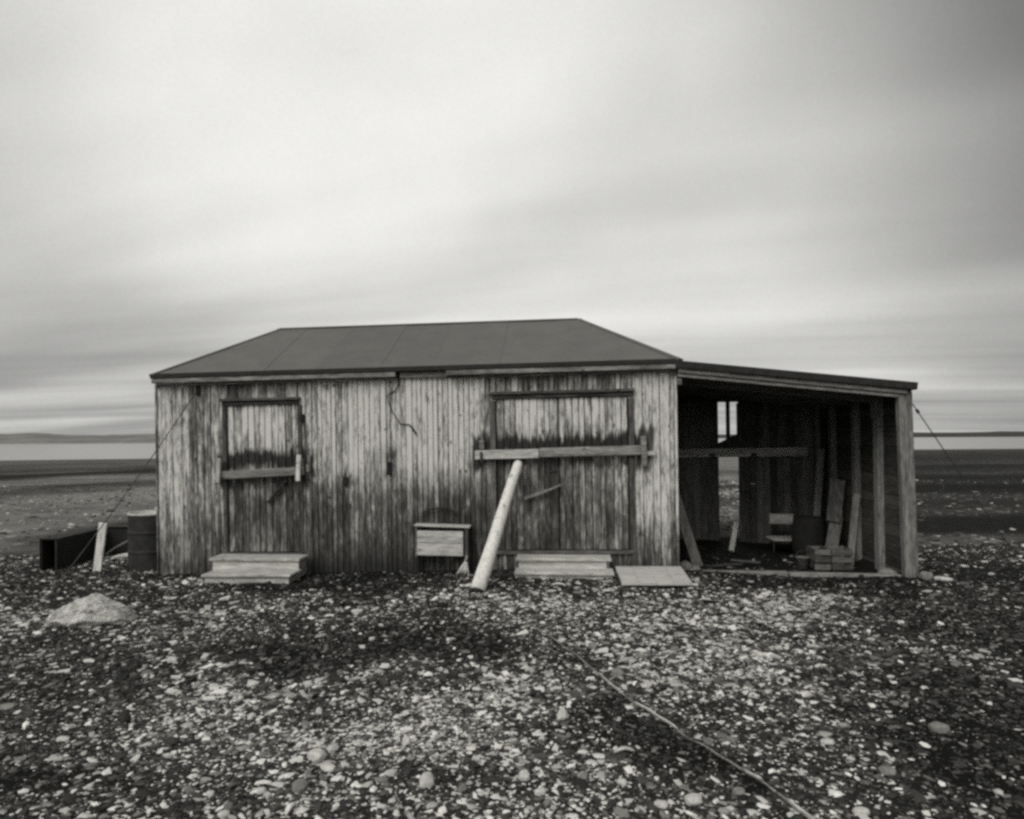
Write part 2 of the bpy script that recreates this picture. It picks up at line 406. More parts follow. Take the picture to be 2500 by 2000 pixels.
g = NT('shingle ground')
co = g.node('ShaderNodeTexCoord').outputs['Object']
at = g.node('ShaderNodeVertexColor', layer_name='tone')
sv = g.node('ShaderNodeSeparateColor'); g.l.new(at.outputs[0], sv.inputs[0])
vor = g.node('ShaderNodeTexVoronoi'); g.l.new(co, vor.inputs['Vector']); vor.inputs['Scale'].default_value = 75
vc = g.node('ShaderNodeSeparateColor'); g.l.new(vor.outputs['Color'], vc.inputs[0])
vor2 = g.node('ShaderNodeTexVoronoi'); g.l.new(g.scale(co, (1, 0.6, 1)), vor2.inputs['Vector']); vor2.inputs['Scale'].default_value = 5.5
vc2 = g.node('ShaderNodeSeparateColor'); g.l.new(vor2.outputs['Color'], vc2.inputs[0])
n1 = g.noise(co, 2.5, 6, 0.65); n2 = g.noise(co, 60, 4, 0.6)
peb = g.math('MULTIPLY', g.math('POWER', vc.outputs[0], 2.0), g.rng(vor.outputs['Distance'], 0.55, 0.1))
t = g.math('MULTIPLY', sv.outputs[0], g.math('ADD', 0.35, g.math('MULTIPLY', n1, 1.1)))
gra = g.math('MULTIPLY', t, g.math('ADD', 0.50, g.math('MULTIPLY', peb, 1.3)))
blk = g.math('MULTIPLY', g.math('GREATER_THAN', vc2.outputs[0], 0.86), g.rng(vor2.outputs['Distance'], 0.5, 0.25))
gra = g.math('ADD', gra, g.math('MULTIPLY', g.math('MULTIPLY', blk, 0.5), g.math('ADD', sv.outputs[0], 0.15)))
g.color(g.ramp(g.math('ADD', gra, g.math('MULTIPLY', g.math('SUBTRACT', n2, 0.5), 0.12)), [(0.0, 0.008), (0.16, 0.028), (0.40, 0.17), (0.65, 0.29), (1.0, 0.38)]))
g.b.inputs['Roughness'].default_value = 0.95; g.b.inputs['Specular IOR Level'].default_value = 0.1
g.bump(g.math('ADD', g.math('MULTIPLY', g.rng(vor.outputs['Distance'], 0.6, 0.0), 0.7), n2), 0.8, 0.015)
M_ground = g.m
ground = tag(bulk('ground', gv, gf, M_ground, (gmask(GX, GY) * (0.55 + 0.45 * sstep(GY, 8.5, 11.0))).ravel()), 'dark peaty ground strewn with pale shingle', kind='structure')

# water and far shores
g = NT('sea water'); co = g.node('ShaderNodeTexCoord').outputs['Object']
g.color(tone(0.24)); g.b.inputs['Roughness'].default_value = 0.15; g.b.inputs['Specular IOR Level'].default_value = 0.5; g.b.inputs['IOR'].default_value = 1.33
g.bump(g.noise(g.scale(co, (0.12, 0.35, 1)), 1.0, 5, 0.6), 0.12, 0.5); M_water = g.m
tag(mk('water', [(-9000, 60, WATER_Z), (9000, 60, WATER_Z), (9000, 12000, WATER_Z), (-9000, 12000, WATER_Z)], [[0, 1, 2, 3]], M_water), 'pale calm water of the bay', kind='structure')
def shore(name, pts, depth, mat, label, seed):
    """a long low landmass: crest heights along a line of (x, y, h)"""
    xs = np.linspace(0, 1, 160); q = np.array(pts, float); tq = np.linspace(0, 1, len(q))
    X, Y, Hh = (np.interp(xs, tq, q[:, i]) for i in range(3))
    Hh = Hh * (0.8 + 0.5 * (fbm(xs * 9 + seed, xs * 0 + seed, 4) - 0.5))
    rows = [(0, -0.2), (0.10, 0.35), (0.3, 0.75), (0.5, 1.0), (0.8, 0.7), (1.0, -0.2)]
    V = [(x * (1 + dd * depth / max(y, 1)), y + dd * depth, WATER_Z + (h * k if k > 0 else -1.0) * (1 + (0.25 * (vnoise(x * 0.011, dd * 9 + seed) - 0.5)))) for dd, k in rows for x, y, h in zip(X, Y, Hh)]
    n = len(xs); F = [[r * n + i, r * n + i + 1, (r + 1) * n + i + 1, (r + 1) * n + i] for r in range(len(rows) - 1) for i in range(n - 1)]
    return tag(mk(name, V, F, mat, None, True), label, kind='structure')
M_hill = plain('far pale hills', 0.17, 0.3, 0.012, 1.0, 0)
M_low = plain('far dark shore', 0.045, 0.3, 0.012, 1.0, 0)
shore('hills', [(-2600, 1200, 20), (-1500, 1230, 22), (-1010, 1240, 23), (-900, 1240, 27), (-780, 1250, 24), (-700, 1260, 22), (-500, 1290, 20), (0, 1350, 16), (300, 1500, 12)], 500, M_hill, 'low pale hills across the bay', 2.0)
shore('far_shore', [(300, 1900, 12), (800, 1900, 14), (1300, 1900, 19), (1500, 1880, 21), (2400, 1850, 22), (4200, 1800, 24)], 500, M_low, 'flat dark shore across the bay', 6.0)

# ------------------------------------------------------------------ gravel
g = NT('shingle stones'); co = g.node('ShaderNodeTexCoord').outputs['Object']
at = g.node('ShaderNodeVertexColor', layer_name='tone'); n = g.noise(co, 55, 5, 0.65)
k = g.math('ADD', 0.62, g.math('MULTIPLY', n, 0.76))
vm = g.node('ShaderNodeVectorMath', operation='SCALE'); vm2 = g.node('ShaderNodeVectorMath', operation='MULTIPLY')
g.l.new(at.outputs[0], vm2.inputs[0]); vm2.inputs[1].default_value = tone(1.0)[:3]
g.l.new(vm2.outputs[0], vm.inputs[0]); g.l.new(k, vm.inputs['Scale']); g.color(vm.outputs[0])
g.b.inputs['Roughness'].default_value = 0.8; g.bump(n, 0.3, 0.004)
M_stones = g.m
def ico(sub):
    p = (1 + 5 ** 0.5) / 2
    V = np.array([(-1, p, 0), (1, p, 0), (-1, -p, 0), (1, -p, 0), (0, -1, p), (0, 1, p), (0, -1, -p), (0, 1, -p), (p, 0, -1), (p, 0, 1), (-p, 0, -1), (-p, 0, 1)], float)
    F = [(0, 11, 5), (0, 5, 1), (0, 1, 7), (0, 7, 10), (0, 10, 11), (1, 5, 9), (5, 11, 4), (11, 10, 2), (10, 7, 6), (7, 1, 8), (3, 9, 4), (3, 4, 2), (3, 2, 6), (3, 6, 8), (3, 8, 9), (4, 9, 5), (2, 4, 11), (6, 2, 10), (8, 6, 7), (9, 8, 1)]
    V = list(V / np.linalg.norm(V[0]))
    for _ in range(sub):
        mid, F2 = {}, []
        def m(a, b):
            k = (min(a, b), max(a, b))
            if k not in mid: q = V[a] + V[b]; mid[k] = len(V); V.append(q / np.linalg.norm(q))
            return mid[k]
        for a, b, c in F: x, y, z = m(a, b), m(b, c), m(c, a); F2 += [(a, x, z), (b, y, x), (c, z, y), (x, y, z)]
        F = F2
    return np.array(V), np.array(F)
CUBE = (np.array([(x, y, z) for x in (-.75, .75) for y in (-.75, .75) for z in (-.75, .75)]), np.array([(0, 1, 3), (0, 3, 2), (4, 6, 7), (4, 7, 5), (0, 4, 5), (0, 5, 1), (2, 3, 7), (2, 7, 6), (0, 2, 6), (0, 6, 4), (1, 5, 7), (1, 7, 3)]))
def scatter(n, y0, y1, slope, margin, size, shape, jit, bare=0.12, strip=0.0):
    """stones thrown over a trapezoid of ground, denser and paler where the shingle is clean"""
    y = np.sqrt(rng.uniform(y0 * y0, y1 * y1, n)); x = rng.uniform(-1, 1, n) * (y * slope + margin)
    if strip: x = np.sign(x) * (y * slope + margin + np.abs(x) / (y * slope + margin) * strip)      # only the borders of the yard
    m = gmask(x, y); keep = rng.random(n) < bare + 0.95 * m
    hx, hy = hloc(x, y)
    keep &= ~((x < -2) & (rng.random(n) < 0.80 * sstep(y, 8.3, 11.5)))
    keep &= ~((hx > -6.43) & (hx < 0.02) & (hy > -0.02) & (hy < 2.95))
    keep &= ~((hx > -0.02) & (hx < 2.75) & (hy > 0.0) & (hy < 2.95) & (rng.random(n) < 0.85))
    x, y, m = x[keep], y[keep], m[keep]; n = len(x)
    a = np.exp(rng.normal(math.log(size), 0.50, n)) * 0.5; a = np.clip(a, size * 0.2, size * 1.9)
    dims = np.stack([a * rng.uniform(0.9, 1.35, n), a * rng.uniform(0.45, 0.95, n), a * rng.uniform(0.14, 0.40, n)], 1)
    V0, F0 = ico(0) if shape == 'ico' else CUBE
    nv = len(V0)
    P = np.repeat(V0[None], n, 0)
    P = np.sign(P) * np.abs(P) ** rng.uniform(0.6, 1.0, (n, 1, 1))           # some blocky, some round
    P *= 1 + rng.normal(0, jit, (n, nv, 3)).clip(-0.4, 0.4)
    P *= dims[:, None, :]
    th = rng.uniform(0, 2 * math.pi, n); ti = rng.normal(0, 0.20, n); c, s = np.cos(ti)[:, None], np.sin(ti)[:, None]
    X, Y, Z = P[..., 0], P[..., 1], P[..., 2]
    X, Z = X * c - Z * s, X * s + Z * c
    c, s = np.cos(th)[:, None], np.sin(th)[:, None]
    X, Y = X * c - Y * s, X * s + Y * c
    Z = Z + (gheight(x, y) + dims[:, 2] * rng.uniform(0.05, 0.6, n))[:, None]
    V = np.stack([X + x[:, None], Y + y[:, None], Z], 2).reshape(-1, 3)
    F = (F0[None] + (np.arange(n) * nv)[:, None, None]).reshape(-1, 3)
    r = rng.random(n); pl = 0.04 + 0.43 * m
    v = np.where(r < pl, rng.uniform(0.28, 0.78, n), np.where(r < pl + 0.20, rng.uniform(0.06, 0.20, n), rng.uniform(0.012, 0.055, n)))
    v = np.where(y > 10, v * 0.75, v)
    return V, F, np.repeat(v, nv)
sets = [scatter(80000, 1.8, 4.4, 0.80, 0.3, 0.018, 'ico', 0.26, 0.30), scatter(82000, 4.3, 6.8, 0.80, 0.3, 0.022, 'cube', 0.26, 0.30), scatter(66000, 6.6, 10.2, 0.80, 0.2, 0.027, 'cube', 0.22, 0.28), scatter(34000, 10, 28, 0.80, 0.0, 0.05, 'cube', 0.20, 0.0), scatter(30000, 1.4, 7.0, 0.80, 0.3, 0.030, 'cube', 0.22, 0.25, 2.6)]
V, F, T, k = [], [], [], 0
for v, f, t_ in sets: V.append(v); F.append(f + k); T.append(t_); k += len(v)
tag(bulk('gravel', np.concatenate(V), np.concatenate(F), M_stones, np.concatenate(T), False), 'loose pale and dark shingle covering the yard', 'gravel', kind='stuff')

# ------------------------------------------------------------------ materials
STAIN_SHADE = [(-5.58, -4.50, 1.26, 1.47, .04, .05, .97), (-5.52, -4.52, 0.15, 1.20, .05, .20, .62), (-4.66, -4.42, 1.05, 1.50, .05, .08, .45), (-2.36, -0.36, 1.42, 1.62, .04, .05, .97),
      (-2.20, -1.36, 0.15, 1.42, .05, .18, .68), (-1.36, -0.52, 0.15, 0.85, .06, .25, .42), (-4.50, -3.10, -0.6, 0.28, .15, .30, .93), (-6.5, 0.1, -0.4, 0.16, .1, .14, .6),
      (-4.45, -2.30, 0.1, 1.12, .15, .25, .58), (-6.5, -5.5, -.3, 0.75, .2, .3, .35), (-0.5, 0.1, -.3, 0.55, .1, .25, .40), (-3.22, -2.42, -0.1, 0.72, .06, .06, .50), (-5.80, -5.45, -.3, 0.55, .08, .12, .40), (-5.56, -4.58, 2.10, 2.5, .03, .03, .42),
      (-2.20, -0.90, 2.14, 2.5, .05, .03, .38), (-2.62, -2.15, -.2, 1.0, .1, .3, .50), (-2.42, -2.28, 1.22, 1.66, .03, .05, .92), (-0.46, -0.26, 1.22, 1.70, .03, .06, .85), (-5.66, -5.50, 1.05, 1.45, .03, .05, .9), (-4.62, -4.40, 1.08, 1.46, .03, .05, .8), (-5.60, -4.50, 1.02, 1.14, .04, .04, .7), (-2.36, -0.40, 1.24, 1.36, .04, .04, .6), (-4.53, -4.47, 1.4, 1.85, .012, .1, .7), (-4.06, -3.92, 1.02, 1.18, .03, .03, .75), (-3.50, -3.40, 1.15, 1.45, .02, .06, .7), (-3.7, -3.35, 1.15, 1.5, .08, .1, .3)]  # also darker behind the box table; strips below both bars paint their shade
PALE = [(-4.55, -2.25, 1.05, 2.6, .18), (-0.55, 0.1, 0.6, 2.6, .15), (-6.5, -5.6, .5, 2.4, .05), (-5.5, -4.6, 1.5, 2.1, .18), (-2.1, -0.6, 1.6, 2.1, .18)]
M_wall = wood('weathered cladding', 0.042, 0.20, 0.66, 'z', STAIN_SHADE, 0.20, PALE)
M_bare = wood('bare grey boards', 0.24, 0.47, 0.66, 'x', None, 0.12)
M_fascia = wood('grey eave boards', 0.09, 0.21, 0.36, 'x', None, 0.1)
M_keep = wood('grey bar keeper', 0.25, 0.42, 0.58, 'z', None, 0.1)
M_bar = wood('damp door bar', 0.08, 0.17, 0.28, 'x', None, 0.1)
M_hatch = wood('bare pale panel', 0.34, 0.50, 0.62, 'x', None, 0.03)
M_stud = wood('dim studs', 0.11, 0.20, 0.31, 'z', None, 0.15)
M_bare_z = wood('bare grey posts', 0.07, 0.17, 0.30, 'z', None, 0.15)
M_bleach = wood('bleached driftwood', 0.36, 0.68, 0.80, 'z', None, 0.1)
M_darkx = wood('tarred trim', 0.03, 0.07, 0.15, 'x', None, 0.3)
M_trimx = wood('grey trim', 0.10, 0.22, 0.38, 'x', None, 0.2)
M_darkz = wood('tarred jamb', 0.035, 0.09, 0.20, 'z', None, 0.3)
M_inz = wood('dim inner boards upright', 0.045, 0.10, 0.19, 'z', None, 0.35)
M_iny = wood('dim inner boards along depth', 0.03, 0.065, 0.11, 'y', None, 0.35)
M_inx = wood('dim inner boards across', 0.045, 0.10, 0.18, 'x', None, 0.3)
M_back = plain('black sheathing paper', 0.02, 0.3, 6, 0.95, 0.2)
M_felt = plain('tarred roofing felt', 0.125, 0.10, 3.0, 0.95, 0.5, bd=0.006, per=0.16)
M_felt_edge = plain('folded felt edge', 0.030, 0.3, 12, 0.9, 0.3)
M_iron = plain('rusted iron', 0.05, 0.5, 14, 0.75, 0.4, 0.3)
M_drum = plain('rusted dark drum steel', 0.032, 0.45, 7, 0.7, 0.3, 0.1)
M_black = plain('blackened steel and painted shade', 0.018, 0.4, 8, 0.8, 0.2)
M_wire = plain('dull steel wire', 0.06, 0.3, 20, 0.6, 0, 0.4)
M_rock = plain('pale granite boulder', 0.46, 0.62, 13, 0.9, 0.8, bd=0.04)
M_stone = plain('pale stone', 0.50, 0.25, 18, 0.85, 0.5)
M_stone2 = plain('grey stone', 0.20, 0.4, 18, 0.85, 0.5)
M_stone3 = plain('dark stone', 0.035, 0.4, 18, 0.85, 0.5)

# ------------------------------------------------------------------ hut
hut = empty('wooden_hut', HUT, (0, -TILT, YAW), 'long weathered plank hut with hipped felt roof and open lean-to at its end', 'hut')
XL, DEP = -6.41, 2.9
def eave(x): return 2.33 + (x - XL) / (-XL) * 0.055            # top of the front wall
DOORS = [(-5.50, -4.60, 0.22, 2.07), (-2.13, -0.55, 0.24, 2.08)]
fw = mk('front_wall', *merge([cbox((XL + .02, 0.03, -0.2), (0.0, 0.06, 2.30), 0.002)]), M_back, hut)
def lean(dxz):
    return lambda p: (p[0] + dxz[0] * p[2], p[1] + dxz[1] * p[2], p[2])
x = XL
while x < -0.005:
    w = random.uniform(0.055, 0.082) if -4.6 < x < -0.5 else random.uniform(0.085, 0.15)
    x1 = min(x + w, 0.0)
    if 0.0 - x1 < 0.05: x1 = 0.0
    z0 = -0.06 - random.uniform(0, 0.05) + 0.00; gap = random.choice((0.004, 0.005, 0.006, 0.009))
    segs = [(x, x1, z0, eave((x + x1) / 2))]
    for a, b, c, d in DOORS:
        nxt = []
        for (p, q, lo, hi) in segs:
            if q <= a or p >= b: nxt.append((p, q, lo, hi)); continue
            if p < a: nxt.append((p, a, lo, hi))
            if q > b: nxt.append((b, q, lo, hi))
            pp, qq = max(p, a), min(q, b)
            nxt.append((pp, qq, d + 0.03, hi)); nxt.append((pp, qq, lo, c - 0.02))
        segs = nxt
    yo = random.uniform(-0.004, 0.004)
    for (p, q, lo, hi) in segs:
        if q - p > 0.012:
            board('plank', (p + gap / 2, 0.004 + yo, lo), (q - gap / 2, 0.027 + yo, hi), M_wall, fw, 0.008, lean((random.gauss(0, 0.0006), random.gauss(0, 0.0008))))
    x = x1
# doors
def door(name, x0, x1, z0, z1, splits):
    d = mk(name, *cbox((x0 - .02, 0.034, z0 - .02), (x1 + .02, 0.05, z1 + .02), 0.002), M_back, hut)
    x = x0
    while x < x1 - 0.004:
        w = random.uniform(0.062, 0.10); q = min(x + w, x1)
        if x1 - q < 0.05: q = x1
        for s in splits:
            if x < s - 0.01 < q: q = s
        gap = 0.012 if any(abs(q - s) < 1e-4 for s in splits) else random.choice((0.004, 0.005, 0.008))
        yo = random.uniform(-0.003, 0.003)
        board('plank', (x + .0015, 0.012 + yo, z0 + random.uniform(0, .006)), (q - gap, 0.033 + yo, z1 - random.uniform(0, .006)), M_wall, d, 0.007)
        x = q
    return d
dl = door('door', *[DOORS[0][i] for i in (0, 1, 2, 3)], [])
dr = door('door', *[DOORS[1][i] for i in (0, 1, 2, 3)], [-1.37])
dl['label'] = 'narrow plank door held by a wooden bar'; dr['label'] = 'wide double plank door held by a long wooden bar'
# left door: bar, keepers, loose brace
def vtilt(k, x0): return lambda p: (p[0], p[1], p[2] + k * (p[0] - x0))
board('door_bar', (-5.62, -0.085, 1.135), (-4.50, -0.045, 1.235), M_bar, dl, 0.006, vtilt(0.045, -5.6))
for xx, h0, h1, m in ((-5.575, 1.10, 1.40, M_keep), (-4.56, 1.11, 1.43, M_bleach)):
    mk('bar_keeper', *beam_between((xx - .01, -0.105, h0), (xx + .012, -0.105, h1), 0.034, 0.055, (1, 0, 0)), m, dl)
board('keeper_block', (-5.61, -0.045, 1.20), (-5.54, 0.004, 1.36), M_darkz, dl); board('keeper_block', (-4.60, -0.045, 1.22), (-4.52, 0.004, 1.38), M_darkz, dl)
board('bar_pin', (-4.47, -0.09, 1.22), (-4.43, -0.02, 1.31), M_bare_z, dl)
mk('loose_brace', *merge([beam_between((-4.99, -0.02, 0.84), (-4.87, -0.04, 0.97), 0.03, 0.035, (0, 1, 0)), beam_between((-4.89, -0.035, 0.95), (-4.74, -0.02, 1.12), 0.022, 0.03, (0, 1, 0))]), M_darkx, dl)
# right door: long bar of two lengths, keepers, latch stick
board('door_bar', (-2.39, -0.085, 1.345), (-1.62, -0.04, 1.455), M_bare, dr, 0.006, vtilt(0.012, -2.4))['label'] = 'pale end of the long door bar'
board('door_bar', (-1.615, -0.08, 1.355), (-0.36, -0.042, 1.465), M_trimx, dr, 0.006, vtilt(0.012, -2.4))
board('door_bar', (-0.34, -0.07, 1.37), (-0.24, -0.03, 1.42), M_bare, dr)
mk('bar_keeper', *beam_between((-0.37, -0.11, 1.24), (-0.385, -0.11, 1.60), 0.05, 0.06, (1, 0, 0)), M_trimx, dr)
mk('bar_keeper', *beam_between((-2.305, -0.11, 1.30), (-2.31, -0.10, 1.44), 0.014, 0.03, (1, 0, 0)), M_iron, dr)
board('keeper_block', (-2.34, -0.045, 1.47), (-2.28, 0.004, 1.58), M_trimx, dr); board('keeper_block', (-0.42, -0.03, 1.48), (-0.33, 0.004, 1.64), M_darkz, dr)
mk('latch_stick', *merge([beam_between((-1.80, -0.045, 0.87), (-1.52, -0.055, 0.965), 0.035, 0.045, (0, 1, 0)), beam_between((-1.53, -0.05, 0.96), (-1.36, -0.035, 1.03), 0.022, 0.028, (0, 1, 0))]), M_trimx, dr)
mk('latch_iron', *merge([beam_between((-1.385, 0.002, 1.03), (-1.385, 0.002, 1.22), 0.016, 0.022, (1, 0, 0)), beam_between((-1.50, 0.002, 1.19), (-1.38, 0.002, 1.20), 0.016, 0.022)]), M_iron, dr)
# surrounds
for x0, x1, z in ((-5.58, -4.56, 2.105), (-2.21, -0.47, 2.125)):
    board('drip_board', (x0, -0.055, z), (x1, 0.003, z + 0.035), M_darkx, hut, 0.004, vtilt(0.006, x0))
    board('drip_board', (x0 + .02, -0.022, z - 0.05), (x1 - .02, 0.003, z - 0.004), M_darkx, hut, 0.003, vtilt(0.006, x0))
for x0, x1, z0, z1 in ((-5.565, -5.515, 0.2, 2.05), (-4.59, -4.545, 0.2, 2.05), (-2.21, -2.145, 0.0, 2.06), (-0.54, -0.475, 0.0, 2.06)):
    board('jamb', (x0, -0.012, z0), (x1, 0.003, z1), M_darkz, hut, 0.003)
for x0 in (-5.513, -4.602, -2.143, -0.552):                          # black strips painting in the shadow gap beside each door leaf
    board('gap_shade', (x0, -0.004, 0.24), (x0 + 0.012, 0.003, 2.05), M_black, hut, 0.002)
board('threshold', (-2.16, -0.03, 0.195), (-0.50, 0.003, 0.238), M_darkx, hut)
board('threshold', (-5.53, -0.03, 0.175), (-4.57, 0.003, 0.218), M_darkx, hut)
board('corner_board', (XL - 0.022, -0.018, -0.1), (XL - 0.001, 0.10, 2.33), M_wall, hut); board('corner_board', (0.003, -0.012, -0.1), (0.032, 0.09, 2.36), M_wall, hut)
for x0, z0, h in ((-4.025, 1.04, 0.11), (-3.475, 1.17, 0.16), (-5.895, 2.19, 0.12), (-4.56, 1.84, 0.09)):   # old cleats and hooks
    board('wall_cleat', (x0, -0.03, z0), (x0 + 0.05, 0.0, z0 + h), M_black, hut, 0.005)
# other walls of the hut
sw = mk('side_wall', *cbox((XL + .03, 0.06, -0.2), (XL + .05, DEP, 2.30), .002), M_back, hut)
y = 0.1
while y < DEP:
    w = random.uniform(0.10, 0.13); board('plank', (XL, y + .002, -0.15), (XL + .024, min(y + w, DEP) - .002, 2.31), M_wall, sw, 0.004); y += w
bwm = mk('back_wall', *cbox((XL, DEP, -0.25), (0.0, DEP + .04, 2.32), .004), M_inz, hut)
pw = mk('partition_wall', *cbox((-0.05, 0.09, -0.2), (-0.03, DEP - .01, 2.36), .002), M_back, hut)
y = 0.095
while y < DEP - .02:
    w = random.uniform(0.11, 0.14); board('plank', (-0.027, y + .002, -0.2), (-0.003, min(y + w, DEP - .01) - .002, 2.30), M_inz, pw, 0.004); y += w
# eave boards
fb = [(XL - .004, -3.36, 2.312, 2.342, 0.035, M_trimx), (XL - .004, -3.34, 2.345, 2.398, 0.118, M_fascia), (-3.30, -2.72, 2.33, 2.398, 0.05, M_trimx), (-2.70, 0.03, 2.312, 2.342, 0.035, M_trimx), (-2.72, 0.03, 2.345, 2.398, 0.119, M_fascia)]
for x0, x1, z0, z1, th, m in fb:
    dz_ = 0.0086
    board('fascia_board', (x0, -th, z0), (x1, 0.0 if th < .06 else -0.004, z1), m, hut, 0.004, lambda p: (p[0], p[1], p[2] - 0.005 + 0.0075 * (p[0] - XL)))
# hipped roof
roof = None
EZ = lambda x: 2.447 + 0.0075 * (x - XL)
A, B, Cc, Dd = (XL - .012, -0.11, EZ(XL)), (0.06, -0.11, EZ(0)), (0.06, DEP + .15, EZ(0)), (XL - .012, DEP + .15, EZ(XL))
E1, E2 = (-5.40, 1.45, 3.23), (-1.09, 1.45, 3.262)
def lower(p, d): return (p[0], p[1], p[2] - d)
roof = mk('roof', [lower(p, .03) for p in (A, B, Cc, Dd, E1, E2)], [[0, 1, 5, 4], [2, 3, 4, 5], [3, 0, 4], [1, 2, 5], [0, 3, 2, 1]], M_back, hut)
def clipx(poly, a, sgn):
    outp = []
    for i in range(len(poly)):
        p, q = Vector(poly[i]), Vector(poly[(i + 1) % len(poly)]); fp, fq = sgn * (p.x - a), sgn * (q.x - a)
        if fp >= 0: outp.append(p)
        if (fp >= 0) != (fq >= 0): outp.append(p + (q - p) * (fp / (fp - fq)))
    return outp
seams = [XL - .2, -5.75, -5.02, -4.30, -3.56, -2.83, -2.10, -1.36, -0.64, 0.2]
for side in ((A, B, E2, E1), (Dd, Cc, E2, E1)):
    for i in range(len(seams) - 1):
        # neighbouring strips lap a little; every other strip lies on top
        pl = clipx(clipx(list(side), seams[i] - (0.03 if i % 2 else 0), 1), seams[i + 1] + (0.03 if i % 2 else 0), -1)
        if len(pl) < 3: continue
        up = 0.0 if i % 2 == 0 else 0.0045
        pts = [Vector(p) + Vector((0, 0, up - 0.028)) for p in pl]
        mk('roofing_sheet', *prism(pts, (0, 0, 0.028 - (0.0 if i % 2 else 0.0))), M_felt, roof)
for tri in ((Dd, A, E1), (B, Cc, E2)):
    mk('roofing_sheet', *prism([lower(p, .028) for p in tri], (0, 0, .028)), M_felt, roof)
for p, q in ((A, B), (A, Dd), (Dd, Cc)):
    mk('felt_edge', *beam_between(lower(p, .018), lower(q, .018), 0.03, 0.058), M_felt_edge, roof)
for p, q in ((A, E1), (B, E2), (Dd, E1), (Cc, E2), (E1, E2)):
    mk('ridge_strip', *beam_between(Vector(p) + Vector((0, 0, -.004)), Vector(q) + Vector((0, 0, -.004)), 0.10, 0.022), M_felt, roof)
# ------------------------------------------------------------------ lean-to
def lz(x): return 2.475 - 0.115 * x                             # top of the lean-to roof
LR = 2.695
lr = mk('lean_to_roof', *prism([(0.05, -0.13, lz(.05) - .065), (LR, -0.13, lz(LR) - .065), (LR, -0.13, lz(LR)), (0.05, -0.13, lz(.05))], (0, DEP + .28, 0)), M_felt, hut)
mk('felt_edge', *beam_between((0.0, -0.145, lz(0) - .035), (LR + .02, -0.145, lz(LR + .02) - .035), 0.03, 0.085), M_felt_edge, lr)
mk('felt_edge', *beam_between((LR + .012, -0.12, lz(LR) - .035), (LR + .012, DEP + .14, lz(LR) - .035), 0.03, 0.085), M_felt_edge, lr)
mk('fascia_board', *beam_between((0.035, -0.10, lz(0) - .105), (LR - .07, -0.10, lz(LR - .07) - .105), 0.03, 0.05), M_trimx, lr)
mk('fascia_board', *beam_between((0.035, -0.065, lz(0) - .155), (LR - .13, -0.065, lz(LR - .13) - .155), 0.03, 0.045), M_fascia, lr)
board('bracket', (0.034, -0.05, 2.20), (0.085, 0.03, 2.28), M_trimx, lr)
y = -0.04; k = 0
while y < DEP - .02:
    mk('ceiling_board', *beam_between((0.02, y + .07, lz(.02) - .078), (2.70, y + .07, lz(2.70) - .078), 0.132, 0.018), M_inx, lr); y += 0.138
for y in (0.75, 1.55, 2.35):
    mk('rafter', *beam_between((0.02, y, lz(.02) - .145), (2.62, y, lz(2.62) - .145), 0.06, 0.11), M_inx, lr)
# back wall of the lean-to with a gap where boards are missing
lb = mk('lean_to_back_wall', *merge([cbox((0.03, DEP - .03, 2.12), (2.66, DEP + .0, 2.20), .003)]), M_inz, hut)
x = 0.0
while x < 2.66:
    w = random.uniform(0.105, 0.145); q = min(x + w, 2.66)
    if x < 1.145 and q > 1.10: q = 1.145
    if q - x > 0.02 and not (x >= 1.14 and x < 1.44):
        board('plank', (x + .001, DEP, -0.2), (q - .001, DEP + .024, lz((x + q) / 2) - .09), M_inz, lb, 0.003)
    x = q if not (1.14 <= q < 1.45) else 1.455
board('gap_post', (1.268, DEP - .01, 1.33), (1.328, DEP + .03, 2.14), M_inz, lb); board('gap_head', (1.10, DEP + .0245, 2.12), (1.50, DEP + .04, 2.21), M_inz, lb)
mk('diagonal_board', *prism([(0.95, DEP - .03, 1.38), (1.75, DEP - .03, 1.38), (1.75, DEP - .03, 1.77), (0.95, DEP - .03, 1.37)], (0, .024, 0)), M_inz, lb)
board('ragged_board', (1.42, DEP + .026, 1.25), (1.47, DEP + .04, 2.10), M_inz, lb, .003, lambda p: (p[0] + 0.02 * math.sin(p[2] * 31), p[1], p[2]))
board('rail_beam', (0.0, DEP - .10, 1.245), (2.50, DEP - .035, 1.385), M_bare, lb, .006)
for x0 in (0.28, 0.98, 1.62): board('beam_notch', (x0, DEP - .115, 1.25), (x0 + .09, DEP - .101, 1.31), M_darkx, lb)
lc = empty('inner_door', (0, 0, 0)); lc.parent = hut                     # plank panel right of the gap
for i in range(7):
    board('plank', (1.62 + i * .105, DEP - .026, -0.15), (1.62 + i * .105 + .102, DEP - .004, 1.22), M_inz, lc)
board('door_lock', (1.63, DEP - .04, 0.80), (1.69, DEP - .027, 0.83), M_bare, lc)
